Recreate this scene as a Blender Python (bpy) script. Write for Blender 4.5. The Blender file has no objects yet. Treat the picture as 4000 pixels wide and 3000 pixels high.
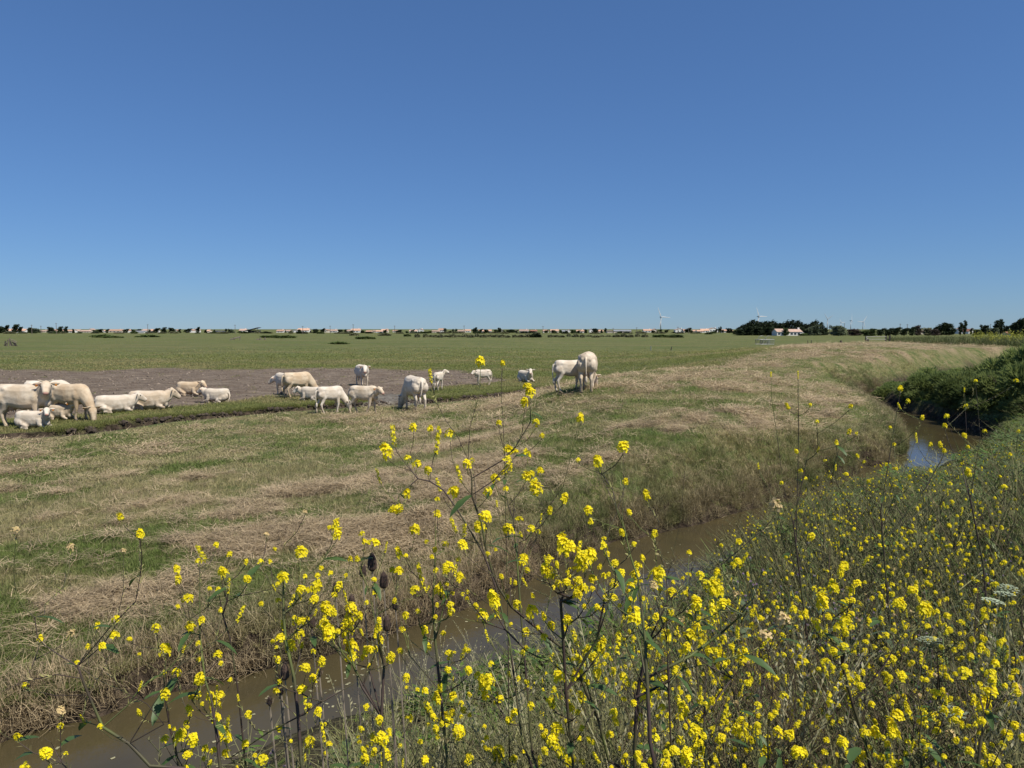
import bpy, bmesh, math, random
import numpy as np
from mathutils import Vector, Matrix, Euler

random.seed(7)
rng = np.random.default_rng(11)
sc = bpy.context.scene
COL = sc.collection
rad = math.radians

# ------------------------------------------------------------------ camera
F = 2800.0 / 4000.0                 # focal length in image widths
EYE = 3.4
PITCH = math.atan((1500 - 1285) / 2800.0)
cam = bpy.data.cameras.new('camera')
cam.sensor_width = 36.0
cam.lens = 36.0 * F
cam.clip_start = 0.05
cam.clip_end = 30000
cob = bpy.data.objects.new('camera', cam)
COL.objects.link(cob)
cob.location = (0, 0, EYE)
cob.rotation_euler = (math.pi / 2 - PITCH, 0, 0)
sc.camera = cob

# ------------------------------------------------------------------ light
SUN_EL, SUN_AZ = 56.0, 128.0        # azimuth clockwise from +Y
w = bpy.data.worlds.new('World')
sc.world = w
w.use_nodes = True
nt = w.node_tree
bg = nt.nodes['Background']
sky = nt.nodes.new('ShaderNodeTexSky')
sky.sky_type = 'NISHITA'
sky.sun_disc = False
sky.sun_elevation = rad(SUN_EL)
sky.sun_rotation = rad(SUN_AZ)
sky.altitude = 0
sky.air_density = 1.0
sky.dust_density = 0.0
sky.ozone_density = 8.0
# the camera's colour response to the clear sky: softer contrast, deeper blue
gmn = nt.nodes.new('ShaderNodeGamma'); gmn.inputs[1].default_value = 0.71
mul = nt.nodes.new('ShaderNodeMix'); mul.data_type = 'RGBA'; mul.blend_type = 'MULTIPLY'; mul.inputs[0].default_value = 1.0
mul.inputs[7].default_value = (0.655, 0.925, 1.31, 1)
nt.links.new(sky.outputs[0], gmn.inputs[0]); nt.links.new(gmn.outputs[0], mul.inputs[6])
nt.links.new(mul.outputs[2], bg.inputs[0])
bg.inputs[1].default_value = 0.104
sl = bpy.data.lights.new('sun', 'SUN')
sl.energy = 5.0
sl.angle = rad(0.53)
sl.color = (1.0, 0.935, 0.82)
so = bpy.data.objects.new('sun', sl)
COL.objects.link(so)
sd = Vector((math.sin(rad(SUN_AZ)) * math.cos(rad(SUN_EL)), math.cos(rad(SUN_AZ)) * math.cos(rad(SUN_EL)), math.sin(rad(SUN_EL))))
so.rotation_euler = sd.to_track_quat('Z', 'Y').to_euler()
sc.view_settings.view_transform = 'Standard'
sc.view_settings.look = 'None'
sc.view_settings.gamma = 1.0
sc.view_settings.exposure = 0.2
sc.render.film_transparent = False

# ------------------------------------------------------------------ helpers
CP, SP = math.cos(PITCH), math.sin(PITCH)
def ray(u, v):
    a = (u - 2000) / 2800.0; b = -(v - 1500) / 2800.0
    return np.array([a, CP + b * SP, -SP + b * CP])      # per metre of camera depth
def P(u, v, z=0.0):
    r = ray(u, v); t = (z - EYE) / r[2]
    return Vector((r[0] * t, r[1] * t, z))
def PD(u, v, d):
    r = ray(u, v)
    return Vector((r[0] * d, r[1] * d, EYE + r[2] * d))
def smooth(t):
    t = np.clip(t, 0, 1); return t * t * (3 - 2 * t)
def vnoise(x, y, seed=0):
    x = np.asarray(x, float); y = np.asarray(y, float)
    xi = np.floor(x).astype(np.int64); yi = np.floor(y).astype(np.int64)
    fx = x - xi; fy = y - yi
    fx = fx * fx * (3 - 2 * fx); fy = fy * fy * (3 - 2 * fy)
    def h(a, b):
        n = (a * 374761393 + b * 668265263 + seed * 1442695041) & 0xffffffff
        n = ((n ^ (n >> 13)) * 1274126177) & 0xffffffff
        return ((n ^ (n >> 16)) & 0xffff) / 65535.0
    return (h(xi, yi) * (1 - fx) + h(xi + 1, yi) * fx) * (1 - fy) + (h(xi, yi + 1) * (1 - fx) + h(xi + 1, yi + 1) * fx) * fy
def fbm(x, y, seed=0, octs=4):
    s = 0; a = 0.5; t = 0
    for o in range(octs):
        s = s + a * vnoise(np.asarray(x) * 2 ** o, np.asarray(y) * 2 ** o, seed + o * 17); t += a; a *= 0.5
    return s / t

def tag(o, label=None, cat=None, group=None, kind=None):
    if label: o['label'] = label
    if cat: o['category'] = cat
    if group: o['group'] = group
    if kind: o['kind'] = kind
    return o
def empty(name, loc, rz=0, scale=1.0):
    o = bpy.data.objects.new(name, None); COL.objects.link(o)
    o.empty_display_size = 0.2
    o.location = loc; o.rotation_euler = (0, 0, rz)
    o.scale = (scale,) * 3
    return o
def link(name, me, parent=None, loc=None, rot=None, scl=None):
    o = bpy.data.objects.new(name, me); COL.objects.link(o)
    if parent: o.parent = parent
    if loc is not None: o.location = loc
    if rot is not None: o.rotation_euler = rot
    if scl is not None: o.scale = scl if hasattr(scl, '__len__') else (scl,) * 3
    return o
def mk(name, verts, faces, mats, idx=None, smooth_=False):
    me = bpy.data.meshes.new(name)
    me.from_pydata([tuple(v) for v in verts], [], [tuple(f) for f in faces])
    for m in (mats if isinstance(mats, (list, tuple)) else [mats]): me.materials.append(m)
    if idx is not None: me.polygons.foreach_set('material_index', np.asarray(idx, dtype=np.int32))
    if smooth_: me.polygons.foreach_set('use_smooth', np.ones(len(me.polygons), dtype=bool))
    me.update()
    return me

class MB:
    """collects simple solids for one mesh"""
    def __init__(s): s.v = []; s.f = []; s.m = []
    def add(s, verts, faces, mi=0):
        b = len(s.v); s.v += [tuple(q) for q in verts]
        s.f += [tuple(b + i for i in f) for f in faces]; s.m += [mi] * len(faces)
    def box(s, cx, cy, cz, sx, sy, sz, mi=0, rz=0.0):
        c, n = math.cos(rz), math.sin(rz); vs = []
        for dz in (-.5, .5):
            for dx, dy in ((-.5, -.5), (.5, -.5), (.5, .5), (-.5, .5)):
                x, y = dx * sx, dy * sy
                vs.append((cx + x * c - y * n, cy + x * n + y * c, cz + dz * sz))
        s.add(vs, [(3, 2, 1, 0), (4, 5, 6, 7), (0, 1, 5, 4), (1, 2, 6, 5), (2, 3, 7, 6), (3, 0, 4, 7)], mi)
    def tube(s, pts, rads, n=5, mi=0, cap=True, squash=None):
        pts = [Vector(p) for p in pts]
        if not hasattr(rads, '__len__'): rads = [rads] * len(pts)
        rings = []; ref = None
        for i, p in enumerate(pts):
            t = (pts[min(i + 1, len(pts) - 1)] - pts[max(i - 1, 0)])
            if t.length < 1e-9: t = Vector((0, 0, 1))
            t.normalize()
            if ref is None:
                ref = Vector((0, 1, 0)) if abs(t.y) < 0.8 else Vector((1, 0, 0))
            a = (ref - t * ref.dot(t)).normalized(); b = t.cross(a); ref = a
            r = rads[i]; ra, rb = (r if hasattr(r, '__len__') else (r, r))
            rings.append([p + a * (ra * math.cos(2 * math.pi * k / n)) + b * (rb * math.sin(2 * math.pi * k / n)) for k in range(n)])
        vs = [q for r in rings for q in r]; fs = []
        for i in range(len(rings) - 1):
            for k in range(n):
                k2 = (k + 1) % n
                fs.append((i * n + k, i * n + k2, (i + 1) * n + k2, (i + 1) * n + k))
        if cap:
            fs.append(tuple(range(n))[::-1]); fs.append(tuple((len(rings) - 1) * n + k for k in range(n)))
        s.add(vs, fs, mi)
    def ball(s, c, r, seg=10, ring=7, mi=0, rot=None):
        r = r if hasattr(r, '__len__') else (r,) * 3
        vs = []; c = Vector(c)
        M = rot if rot is not None else Matrix.Identity(3)
        vs.append(c + M @ Vector((0, 0, r[2])))
        for i in range(1, ring):
            th = math.pi * i / ring
            for k in range(seg):
                ph = 2 * math.pi * k / seg
                vs.append(c + M @ Vector((r[0] * math.sin(th) * math.cos(ph), r[1] * math.sin(th) * math.sin(ph), r[2] * math.cos(th))))
        vs.append(c + M @ Vector((0, 0, -r[2])))
        fs = []
        for k in range(seg): fs.append((0, 1 + k, 1 + (k + 1) % seg))
        for i in range(ring - 2):
            for k in range(seg):
                a = 1 + i * seg + k; b = 1 + i * seg + (k + 1) % seg
                fs.append((a, a + seg, b + seg, b))
        l = len(vs) - 1; o = 1 + (ring - 2) * seg
        for k in range(seg): fs.append((l, o + (k + 1) % seg, o + k))
        s.add(vs, fs, mi)
    def mesh(s, name, mats, smooth_=False):
        return mk(name, s.v, s.f, mats, s.m, smooth_)
    def build(s, name, mats, parent=None, smooth_=False, **k):
        return link(name, s.mesh(name, mats, smooth_), parent, **k)

# ------------------------------------------------------------------ materials
def nodes(m):
    m.use_nodes = True
    return m.node_tree, m.node_tree.nodes['Principled BSDF']
def newmat(name, col, rough=0.8, col2=None, scale=5.0, bump=0.0, bscale=None, trans=0.0, detail=4.0, lo=0.35, hi=0.65, spec=0.3, rnd=0.0, sheen=0, tint=None):
    """procedural: two colours mixed by noise, optional bump / translucency / per-object variation / instancer tint"""
    m = bpy.data.materials.new(name)
    t, b = nodes(m); N = t.nodes; L = t.links
    b.inputs['Roughness'].default_value = rough
    b.inputs['Specular IOR Level'].default_value = spec
    tc = N.new('ShaderNodeTexCoord')
    nz = N.new('ShaderNodeTexNoise'); nz.inputs['Scale'].default_value = scale; nz.inputs['Detail'].default_value = detail
    L.new(tc.outputs['Object'], nz.inputs['Vector'])
    mr = N.new('ShaderNodeMapRange'); mr.inputs[1].default_value = lo; mr.inputs[2].default_value = hi
    L.new(nz.outputs['Fac'], mr.inputs[0])
    mx = N.new('ShaderNodeMix'); mx.data_type = 'RGBA'
    mx.inputs[6].default_value = (*col, 1); mx.inputs[7].default_value = (*(col2 or [c * 0.75 for c in col]), 1)
    L.new(mr.outputs[0], mx.inputs[0])
    out = mx.outputs[2]
    if tint is not None:
        at = N.new('ShaderNodeAttribute'); at.attribute_type = 'INSTANCER'; at.attribute_name = 'tint'
        m2 = N.new('ShaderNodeMix'); m2.data_type = 'RGBA'
        L.new(at.outputs['Fac'], m2.inputs[0]); L.new(out, m2.inputs[6]); m2.inputs[7].default_value = (*tint, 1)
        out = m2.outputs[2]
    if rnd > 0:
        oi = N.new('ShaderNodeObjectInfo')
        mr2 = N.new('ShaderNodeMapRange'); mr2.inputs[3].default_value = 1 - rnd; mr2.inputs[4].default_value = 1 + rnd
        L.new(oi.outputs['Random'], mr2.inputs[0])
        hs = N.new('ShaderNodeHueSaturation'); L.new(out, hs.inputs['Color']); L.new(mr2.outputs[0], hs.inputs['Value'])
        out = hs.outputs[0]
    L.new(out, b.inputs['Base Color'])
    if bump > 0:
        n2 = N.new('ShaderNodeTexNoise'); n2.inputs['Scale'].default_value = bscale or scale * 4; n2.inputs['Detail'].default_value = 5
        L.new(tc.outputs['Object'], n2.inputs['Vector'])
        bp = N.new('ShaderNodeBump'); bp.inputs['Strength'].default_value = 1.0; bp.inputs['Distance'].default_value = bump
        L.new(n2.outputs['Fac'], bp.inputs['Height']); L.new(bp.outputs[0], b.inputs['Normal'])
    if trans > 0:
        tr = N.new('ShaderNodeBsdfTranslucent'); L.new(out, tr.inputs['Color'])
        ms = N.new('ShaderNodeMixShader'); ms.inputs[0].default_value = trans
        L.new(b.outputs[0], ms.inputs[1]); L.new(tr.outputs[0], ms.inputs[2])
        L.new(ms.outputs[0], N['Material Output'].inputs['Surface'])
    return m

# ------------------------------------------------------------------ scatter: template + points in ONE mesh, instanced by geometry nodes
def scatter_tree():
    g = bpy.data.node_groups.new('scatter', 'GeometryNodeTree')
    g.interface.new_socket('Geometry', in_out='INPUT', socket_type='NodeSocketGeometry')
    g.interface.new_socket('Geometry', in_out='OUTPUT', socket_type='NodeSocketGeometry')
    N = g.nodes; L = g.links
    gi = N.new('NodeGroupInput'); go = N.new('NodeGroupOutput')
    def att(nm, ty):
        a = N.new('GeometryNodeInputNamedAttribute'); a.data_type = ty; a.inputs['Name'].default_value = nm
        return a.outputs['Attribute']
    sep = N.new('GeometryNodeSeparateGeometry'); sep.domain = 'POINT'
    cmp_ = N.new('FunctionNodeCompare'); cmp_.data_type = 'FLOAT'; cmp_.operation = 'GREATER_THAN'; cmp_.inputs[1].default_value = 0.5
    L.new(att('is_pt', 'FLOAT'), cmp_.inputs[0])
    L.new(gi.outputs[0], sep.inputs['Geometry']); L.new(cmp_.outputs[0], sep.inputs['Selection'])
    ip = N.new('GeometryNodeInstanceOnPoints')
    L.new(sep.outputs['Selection'], ip.inputs['Points']); L.new(sep.outputs['Inverted'], ip.inputs['Instance'])
    e2r = N.new('FunctionNodeEulerToRotation')
    L.new(att('rot', 'FLOAT_VECTOR'), e2r.inputs[0]); L.new(e2r.outputs[0], ip.inputs['Rotation'])
    L.new(att('scl', 'FLOAT_VECTOR'), ip.inputs['Scale'])
    L.new(ip.outputs[0], go.inputs[0])
    return g
SCAT = scatter_tree()
def scatter(name, tmpl, mats, pts, rots, scls, tint=None, parent=None):
    """tmpl = (verts, faces, midx)"""
    tv, tf, tm = tmpl
    tv = np.asarray(tv, float).reshape(-1, 3); nt_ = len(tv); n = len(pts)
    me = bpy.data.meshes.new(name)
    me.from_pydata(np.vstack([tv, pts]).tolist(), [], [tuple(f) for f in tf])
    for m in (mats if isinstance(mats, (list, tuple)) else [mats]): me.materials.append(m)
    me.polygons.foreach_set('material_index', np.asarray(tm, dtype=np.int32))
    a = me.attributes.new('is_pt', 'FLOAT', 'POINT'); a.data.foreach_set('value', np.r_[np.zeros(nt_), np.ones(n)].astype(np.float32))
    a = me.attributes.new('rot', 'FLOAT_VECTOR', 'POINT'); a.data.foreach_set('vector', np.vstack([np.zeros((nt_, 3)), rots]).astype(np.float32).ravel())
    scls = np.asarray(scls, float)
    if scls.ndim == 1: scls = np.repeat(scls[:, None], 3, 1)
    a = me.attributes.new('scl', 'FLOAT_VECTOR', 'POINT'); a.data.foreach_set('vector', np.vstack([np.ones((nt_, 3)), scls]).astype(np.float32).ravel())
    a = me.attributes.new('tint', 'FLOAT', 'POINT'); a.data.foreach_set('value', np.r_[np.zeros(nt_), (tint if tint is not None else np.zeros(n))].astype(np.float32))
    o = link(name, me, parent)
    md = o.modifiers.new('scatter', 'NODES'); md.node_group = SCAT
    return o
# ------------------------------------------------------------------ terrain
WZ = -0.5                            # water level in the wide channel
def xy(u, v, z=WZ):
    p = P(u, v, z); return (p.x, p.y)
far_shore = [(-700, 3260), (-300, 3010), (0, 2895), (130, 2850), (400, 2800), (560, 2745), (690, 2700), (850, 2660), (1000, 2620), (1120, 2590), (1300, 2545),
             (1500, 2480), (1640, 2430), (1800, 2385), (1950, 2310), (2100, 2235), (2250, 2190), (2400, 2110), (2560, 2075), (2750, 2030), (2950, 1975),
             (3130, 1930), (3300, 1860), (3405, 1818), (3482, 1800), (3540, 1762), (3546, 1735), (3523, 1700), (3435, 1632), (3376, 1586), (3290, 1556),
             (3262, 1538), (3345, 1532), (3452, 1517)]
near_shore = [(3450, 1572), (3540, 1606), (3650, 1632), (3760, 1660), (3860, 1700), (3880, 1750), (3800, 1830), (3620, 1905), (3330, 1985), (3080, 2110),
              (2860, 2290), (2500, 2480), (2020, 2650), (1560, 2800), (1100, 2960), (640, 3200), (100, 3500), (-400, 3700)]
WPOLY = [xy(*p) for p in far_shore] + [(34, 58), (48, 72), (70, 84), (72, 80), (50, 67), (36, 52), (27, 44)] + [xy(*p) for p in near_shore]
WPOLY = np.array(WPOLY)
def seg_dist(x, y, A, B):
    d = np.full(x.shape, 1e9)
    for a, b in zip(A, B):
        ab = b - a; l2 = max(ab @ ab, 1e-9)
        t = np.clip(((x - a[0]) * ab[0] + (y - a[1]) * ab[1]) / l2, 0, 1)
        dd = (x - a[0] - t * ab[0]) ** 2 + (y - a[1] - t * ab[1]) ** 2
        d = np.minimum(d, dd)
    return np.sqrt(d)
def inside(x, y, poly):
    c = np.zeros(x.shape, bool); n = len(poly)
    for i in range(n):
        x1, y1 = poly[i]; x2, y2 = poly[(i + 1) % n]
        if y1 == y2: continue
        k = ((y1 > y) != (y2 > y)) & (x < (x2 - x1) * (y - y1) / (y2 - y1) + x1)
        c ^= k
    return c
def poly_sd(x, y, poly):
    d = seg_dist(x, y, poly, np.roll(poly, -1, 0))
    return np.where(inside(x, y, poly), -d, d)

# narrow dug ditch in the field
DITCH = np.array([xy(u, v, 0.0) for u, v in [(-900, 1760), (-400, 1722), (0, 1704), (250, 1694), (400, 1676), (560, 1650), (700, 1636), (880, 1622), (1000, 1610), (1100, 1602), (1200, 1594),
                                              (1330, 1588), (1440, 1580), (1560, 1573), (1700, 1567), (1800, 1558), (1950, 1545), (2080, 1528), (2150, 1519), (2300, 1503), (2400, 1490)]])
# bare mud flat
MUD = np.array([xy(u, v, 0.0) for u, v in [(-900, 1450), (-200, 1440), (100, 1441), (330, 1450), (600, 1436), (800, 1445), (1150, 1441), (1400, 1440), (1600, 1444), (1800, 1446), (1930, 1462),
                                            (2010, 1474), (1960, 1484), (1850, 1492), (1700, 1508), (1560, 1524), (1420, 1530), (1330, 1540), (1180, 1548), (1050, 1554), (900, 1566), (680, 1584), (600, 1590), (430, 1606),
                                            (300, 1612), (150, 1622), (-100, 1640), (-500, 1650), (-900, 1640)]])
CROSS = np.array([xy(u, v, 0.0) for u, v in [(1470, 1525), (1530, 1526), (1570, 1545), (1600, 1560), (1640, 1575), (1560, 1584), (1440, 1580), (1480, 1560), (1500, 1545)]])

_cp = [(0, 1700, 0), (0, 1850, .1), (0, 2050, .2), (0, 2250, .18), (0, 2500, 0), (0, 2750, -.22),
       (-600, 1750, 0), (-600, 2050, .2), (-600, 2600, 0),
       (600, 1645, 0), (600, 1800, .15), (600, 2000, .28), (600, 2200, .2), (600, 2450, -.02), (600, 2640, -.25),
       (1200, 1600, 0), (1200, 1700, .12), (1200, 1900, .32), (1200, 2150, .25), (1200, 2400, -.08),
       (1640, 1605, .0), (1700, 1680, .25), (1700, 1800, .45), (1700, 2000, .4), (1700, 2250, -.12),
       (1950, 1570, .1), (1950, 1640, .55),
       (2230, 1525, 1.22), (2300, 1523, 1.24), (2250, 1640, .98), (2250, 1800, .7), (2250, 1950, .35), (2250, 2080, -.1),
       (2560, 1450, 1.3), (2560, 1550, 1.2), (2560, 1700, .9), (2560, 1850, .55), (2560, 1990, .05),
       (2900, 1385, 1.35), (2900, 1450, 1.3), (2900, 1600, 1.1), (2900, 1750, .8), (2900, 1880, .3),
       (3200, 1350, 1.5), (3200, 1420, 1.3), (3200, 1490, .75), (3250, 1650, .6), (3350, 1740, .2), (3150, 1800, .4),
       (3450, 1335, 1.6), (3450, 1400, 1.3), (3450, 1470, .45), (3700, 1350, 1.5), (3700, 1400, 1.2), (3850, 1352, 1.4)]
_w = [(0, 0, 1.75), (-2, .5, 1.7), (2, 1, 1.72), (0, 2.2, 1.45), (2.5, 3, 1.35), (-2, 2.2, 1.1), (-6, 1, 1.0), (-4.5, 2.3, .1), (0, 4, .5), (-8, 3.0, .1), (3, 5.2, .7), (5, 4, 1.3), (6, 7.5, .8), (9, 10, 1.0),
      (8, 5, 1.5), (13, 12, 1.3), (13, 17, .35), (18, 20, .6), (20, 27, .45), (19.6, 31, .1), (22, 37, .2), (30, 45, .5), (28, 30, .7), (35, 28, .9), (40, 55, 1.0), (60, 60, 1.1), (90, 90, .9), (140, 120, .5), (60, 100, 1.2),
      (-40, 60, 0), (-80, 30, 0), (0, 60, 0), (10, 50, 0), (30, 110, 0.05), (-10, 45, 0), (-30, 40, 0), (0, 100, 0), (-100, 150, 0), (60, 240, 0), (150, 300, 0), (0, 200, 0), (-20, 28, 0), (-9, 31, 0), (0, 38, 0), (6, 44, .05)]
_pts = np.array([list(P(u, v, z)) for u, v, z in _cp] + [list(q) for q in _w])
def _warp(x, y):
    s = np.sqrt(np.hypot(x, y) + 3.0); return x / s, y / s
_a, _b = _warp(_pts[:, 0], _pts[:, 1]); _n = len(_pts)
def _phi(r2): return 0.5 * r2 * np.log(r2 + 1e-9)
_K = _phi((_a[:, None] - _a) ** 2 + (_b[:, None] - _b) ** 2) + np.eye(_n) * 0.02
_Q = np.c_[np.ones(_n), _a, _b]
_M = np.block([[_K, _Q], [_Q.T, np.zeros((3, 3))]])
_W = np.linalg.solve(_M, np.r_[_pts[:, 2], 0, 0, 0])
def base_h(x, y):
    a, b = _warp(x, y); z = _W[-3] + _W[-2] * a + _W[-1] * b
    for i in range(_n):
        z = z + _W[i] * _phi((a - _a[i]) ** 2 + (b - _b[i]) ** 2)
    z = np.clip(z, -0.35, 1.9)
    r = np.hypot(x, y)
    far = smooth((r - 130) / 150)
    z = z * (1 - far)
    left = smooth((-x - 0.25 * y - 12) / 20) * smooth((y - 4) / 8)
    return z * (1 - left)
def masks(x, y):
    jx = (fbm(x * 1.3, y * 1.3, 5) - .5)
    dw = poly_sd(x, y, WPOLY) + jx * 0.55 * np.clip(np.hypot(x, y) / 14, .35, 1.2)
    dd = seg_dist(x, y, DITCH[:-1], DITCH[1:]) + (fbm(x * 1.1, y * 1.1, 9) - .5) * 0.5
    dm = poly_sd(x, y, MUD) + (fbm(x * .35, y * .5, 21) - .5) * 3.0
    return dw, dd, dm
def terrain(x, y, full=False):
    x = np.asarray(x, float); y = np.asarray(y, float)
    B = base_h(x, y)
    r = np.hypot(x, y)
    dw, dd, dm = masks(x, y)
    cross = smooth(1 - poly_sd(x, y, CROSS) / 0.8)
    B = B + (fbm(x * .16, y * .16, 2) - .5) * 0.16 * smooth((r - 5) / 10) + (fbm(x * .9, y * .9, 3) - .5) * 0.10 * np.clip(r / 12, .3, 1)
    far = smooth((r - 60) / 200)
    B = B + far * (fbm(x * .02, y * .02, 8) - .5) * 0.5
    # verge and mud flat
    mudf = smooth(-dm / 0.8 + .2)
    B = B - 0.09 * mudf + mudf * (fbm(x * 1.6, y * 1.6, 31, 3) - .5) * 0.12
    # ditch: a dug cut, its far side nearly upright
    wd = np.where(x < 2, 0.66, 0.58)
    nearlip = smooth((2.2 - dd) / 1.6) * smooth((8 - x) / 6)
    B = B * (1 - nearlip)
    cut = smooth((wd - dd) / 0.12)
    B = B - cut * (0.58 - 0.42 * cross)
    B = B + (fbm(x * 3.1, y * 3.1, 12, 3) - .5) * 0.12 * smooth((0.9 - dd) / .4)
    # wide channel
    zs = WZ + 0.06 + 0.22 * smooth(dw / 0.16) + 0.95 * np.maximum(dw, 0)
    out = np.maximum(np.minimum(B, zs), WZ + 0.05 + 0.16 * smooth(dw / 0.14))
    ins = WZ - 0.02 - 0.5 * smooth(-dw / 1.0)
    z = np.where(dw > 0, out, ins + 0.06 * smooth(1 + dw / .08))
    if full: return z, dw, dd, dm, cross
    return z
def gz(x, y): return float(terrain(np.array([x]), np.array([y]))[0])
def G(u, v):
    """first point of the terrain on the ray through pixel (u,v)"""
    r = ray(u, v); t = np.geomspace(3, 900, 1400)
    x = r[0] * t; y = r[1] * t; z = EYE + r[2] * t
    h = z - terrain(x, y)
    k = np.argmax(h < 0)
    if h[k] >= 0: k = len(t) - 1
    a = h[k - 1] / (h[k - 1] - h[k]) if k else 0
    tt = t[k - 1] + (t[k] - t[k - 1]) * a
    return Vector((r[0] * tt, r[1] * tt, EYE + r[2] * tt))

def straw_mask(x, y, dw, dd, dm):
    """where the mown dry stalks lie: broken windrows along the levee"""
    c, s = math.cos(rad(33)), math.sin(rad(33))
    a = x * c + y * s; b = -x * s + y * c
    wx = a + 2.5 * (fbm(a * .3, b * .3, 41) - .5); wy = b + 1.6 * (fbm(a * .25, b * .25, 43) - .5)
    n = fbm(wx * .20, wy * .75, 47, 4) * .48 + fbm(wx * .9, wy * 1.8, 53, 4) * .52
    r = np.hypot(x, y)
    lev = smooth((dw - .55) / 1.2) * smooth((dd - 1.0) / 1.5)
    side = levee_side(x, y)
    bias = 0.012 * smooth((r - 8) / 5) + 0.020 * smooth((x - 5) / 15)
    return smooth((n + bias - 0.507) / 0.10) * lev * side
def levee_side(x, y):
    """1 on the mown bank between the wide channel and the dug ditch"""
    ok = np.zeros(x.shape)
    poly = np.array([(-60, 5), (-12, 2.5)] + [xy(u, v) for u, v in far_shore[1:]] + [(30, 56), (46, 68), (57, 84), (58, 98), (60, 118), (54, 140), (44, 118), (36, 92), (25, 66), (14, 46), tuple(DITCH[-1])]
                    + [tuple(p) for p in DITCH[::-1][1:]] + [(-60, 14)])
    return smooth((1.0 - poly_sd(x, y, poly)) / 1.0)

def axis(lo, hi, f):
    out = [0.0]; 
    while out[-1] < hi: out.append(out[-1] + f(out[-1]))
    neg = [0.0]
    while neg[-1] > lo: neg.append(neg[-1] - f(-neg[-1]))
    return np.array(neg[::-1][:-1] + out)
xs = axis(-7000, 7000, lambda t: 0.11 if t < 13 else 0.11 + (t - 13) * 0.035)
ys = axis(-60, 9000, lambda t: 0.10 if t < 14 else (0.10 + (t - 14) * 0.003 if t < 52 else 0.214 + (t - 52) * 0.06))
ys = ys[(ys > -1.5) | (np.arange(len(ys)) % 30 == 0)]
X, Y = np.meshgrid(xs, ys)
shp = X.shape
Z, DW, DD, DM, CR = terrain(X.ravel(), Y.ravel(), True)
nx, ny = len(xs), len(ys)
print('terrain grid', nx, ny)
ii = np.arange(nx * ny).reshape(ny, nx)
faces = np.stack([ii[:-1, :-1], ii[:-1, 1:], ii[1:, 1:], ii[1:, :-1]], -1).reshape(-1, 4)
me = bpy.data.meshes.new('ground')
me.vertices.add(nx * ny); me.loops.add(faces.size); me.polygons.add(len(faces))
me.vertices.foreach_set('co', np.c_[X.ravel(), Y.ravel(), Z].astype(np.float32).ravel())
me.loops.foreach_set('vertex_index', faces.astype(np.int32).ravel())
me.polygons.foreach_set('loop_start', np.arange(0, faces.size, 4, dtype=np.int32))
me.polygons.foreach_set('loop_total', np.full(len(faces), 4, dtype=np.int32))
me.update(calc_edges=True)
me.polygons.foreach_set('use_smooth', np.ones(len(faces), dtype=bool))
xr, yr = X.ravel(), Y.ravel()
ST = straw_mask(xr, yr, DW, DD, DM)
MU = smooth(-DM / 0.9 + .3)
SOIL = np.maximum(smooth((0.78 - DD) / 0.12), smooth((0.40 - DW) / 0.25))
LEV = levee_side(xr, yr)
def attr(name, arr):
    a = me.attributes.new(name, 'FLOAT', 'POINT'); a.data.foreach_set('value', arr.astype(np.float32))
attr('straw', ST); attr('mud', MU); attr('soil', SOIL); attr('levee', LEV); attr('cross', CR)
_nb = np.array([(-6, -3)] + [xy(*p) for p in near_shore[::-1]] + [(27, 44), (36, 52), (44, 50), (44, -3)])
attr('litter_shade', inside(xr, yr, _nb) * smooth((24 - np.hypot(xr, yr)) / 5))  # near bank under the weeds: plant litter with painted-in shade

gm = bpy.data.materials.new('ground')
t, b = nodes(gm); N = t.nodes; L = t.links
geo = N.new('ShaderNodeNewGeometry')
def noise(scale, detail=5, vec=None, rough=0.55):
    n = N.new('ShaderNodeTexNoise'); n.inputs['Scale'].default_value = scale; n.inputs['Detail'].default_value = detail; n.inputs['Roughness'].default_value = rough
    L.new(vec or geo.outputs['Position'], n.inputs['Vector']); return n.outputs['Fac']
def ramp(f, lo, hi, a=0.0, c=1.0):
    m = N.new('ShaderNodeMapRange'); m.inputs[1].default_value = lo; m.inputs[2].default_value = hi; m.inputs[3].default_value = a; m.inputs[4].default_value = c
    L.new(f, m.inputs[0]); return m.outputs[0]
def mixc(f, a, c):
    m = N.new('ShaderNodeMix'); m.data_type = 'RGBA'
    if isinstance(f, float): m.inputs[0].default_value = f
    else: L.new(f, m.inputs[0])
    for k, q in ((6, a), (7, c)):
        if isinstance(q, tuple): m.inputs[k].default_value = (*q, 1)
        else: L.new(q, m.inputs[k])
    return m.outputs[2]
def mathn(op, a, c):
    m = N.new('ShaderNodeMath'); m.operation = op
    for k, q in ((0, a), (1, c)):
        if isinstance(q, (int, float)): m.inputs[k].default_value = q
        else: L.new(q, m.inputs[k])
    return m.outputs[0]
def at(nm):
    a = N.new('ShaderNodeAttribute'); a.attribute_name = nm; return a.outputs['Fac']
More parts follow.
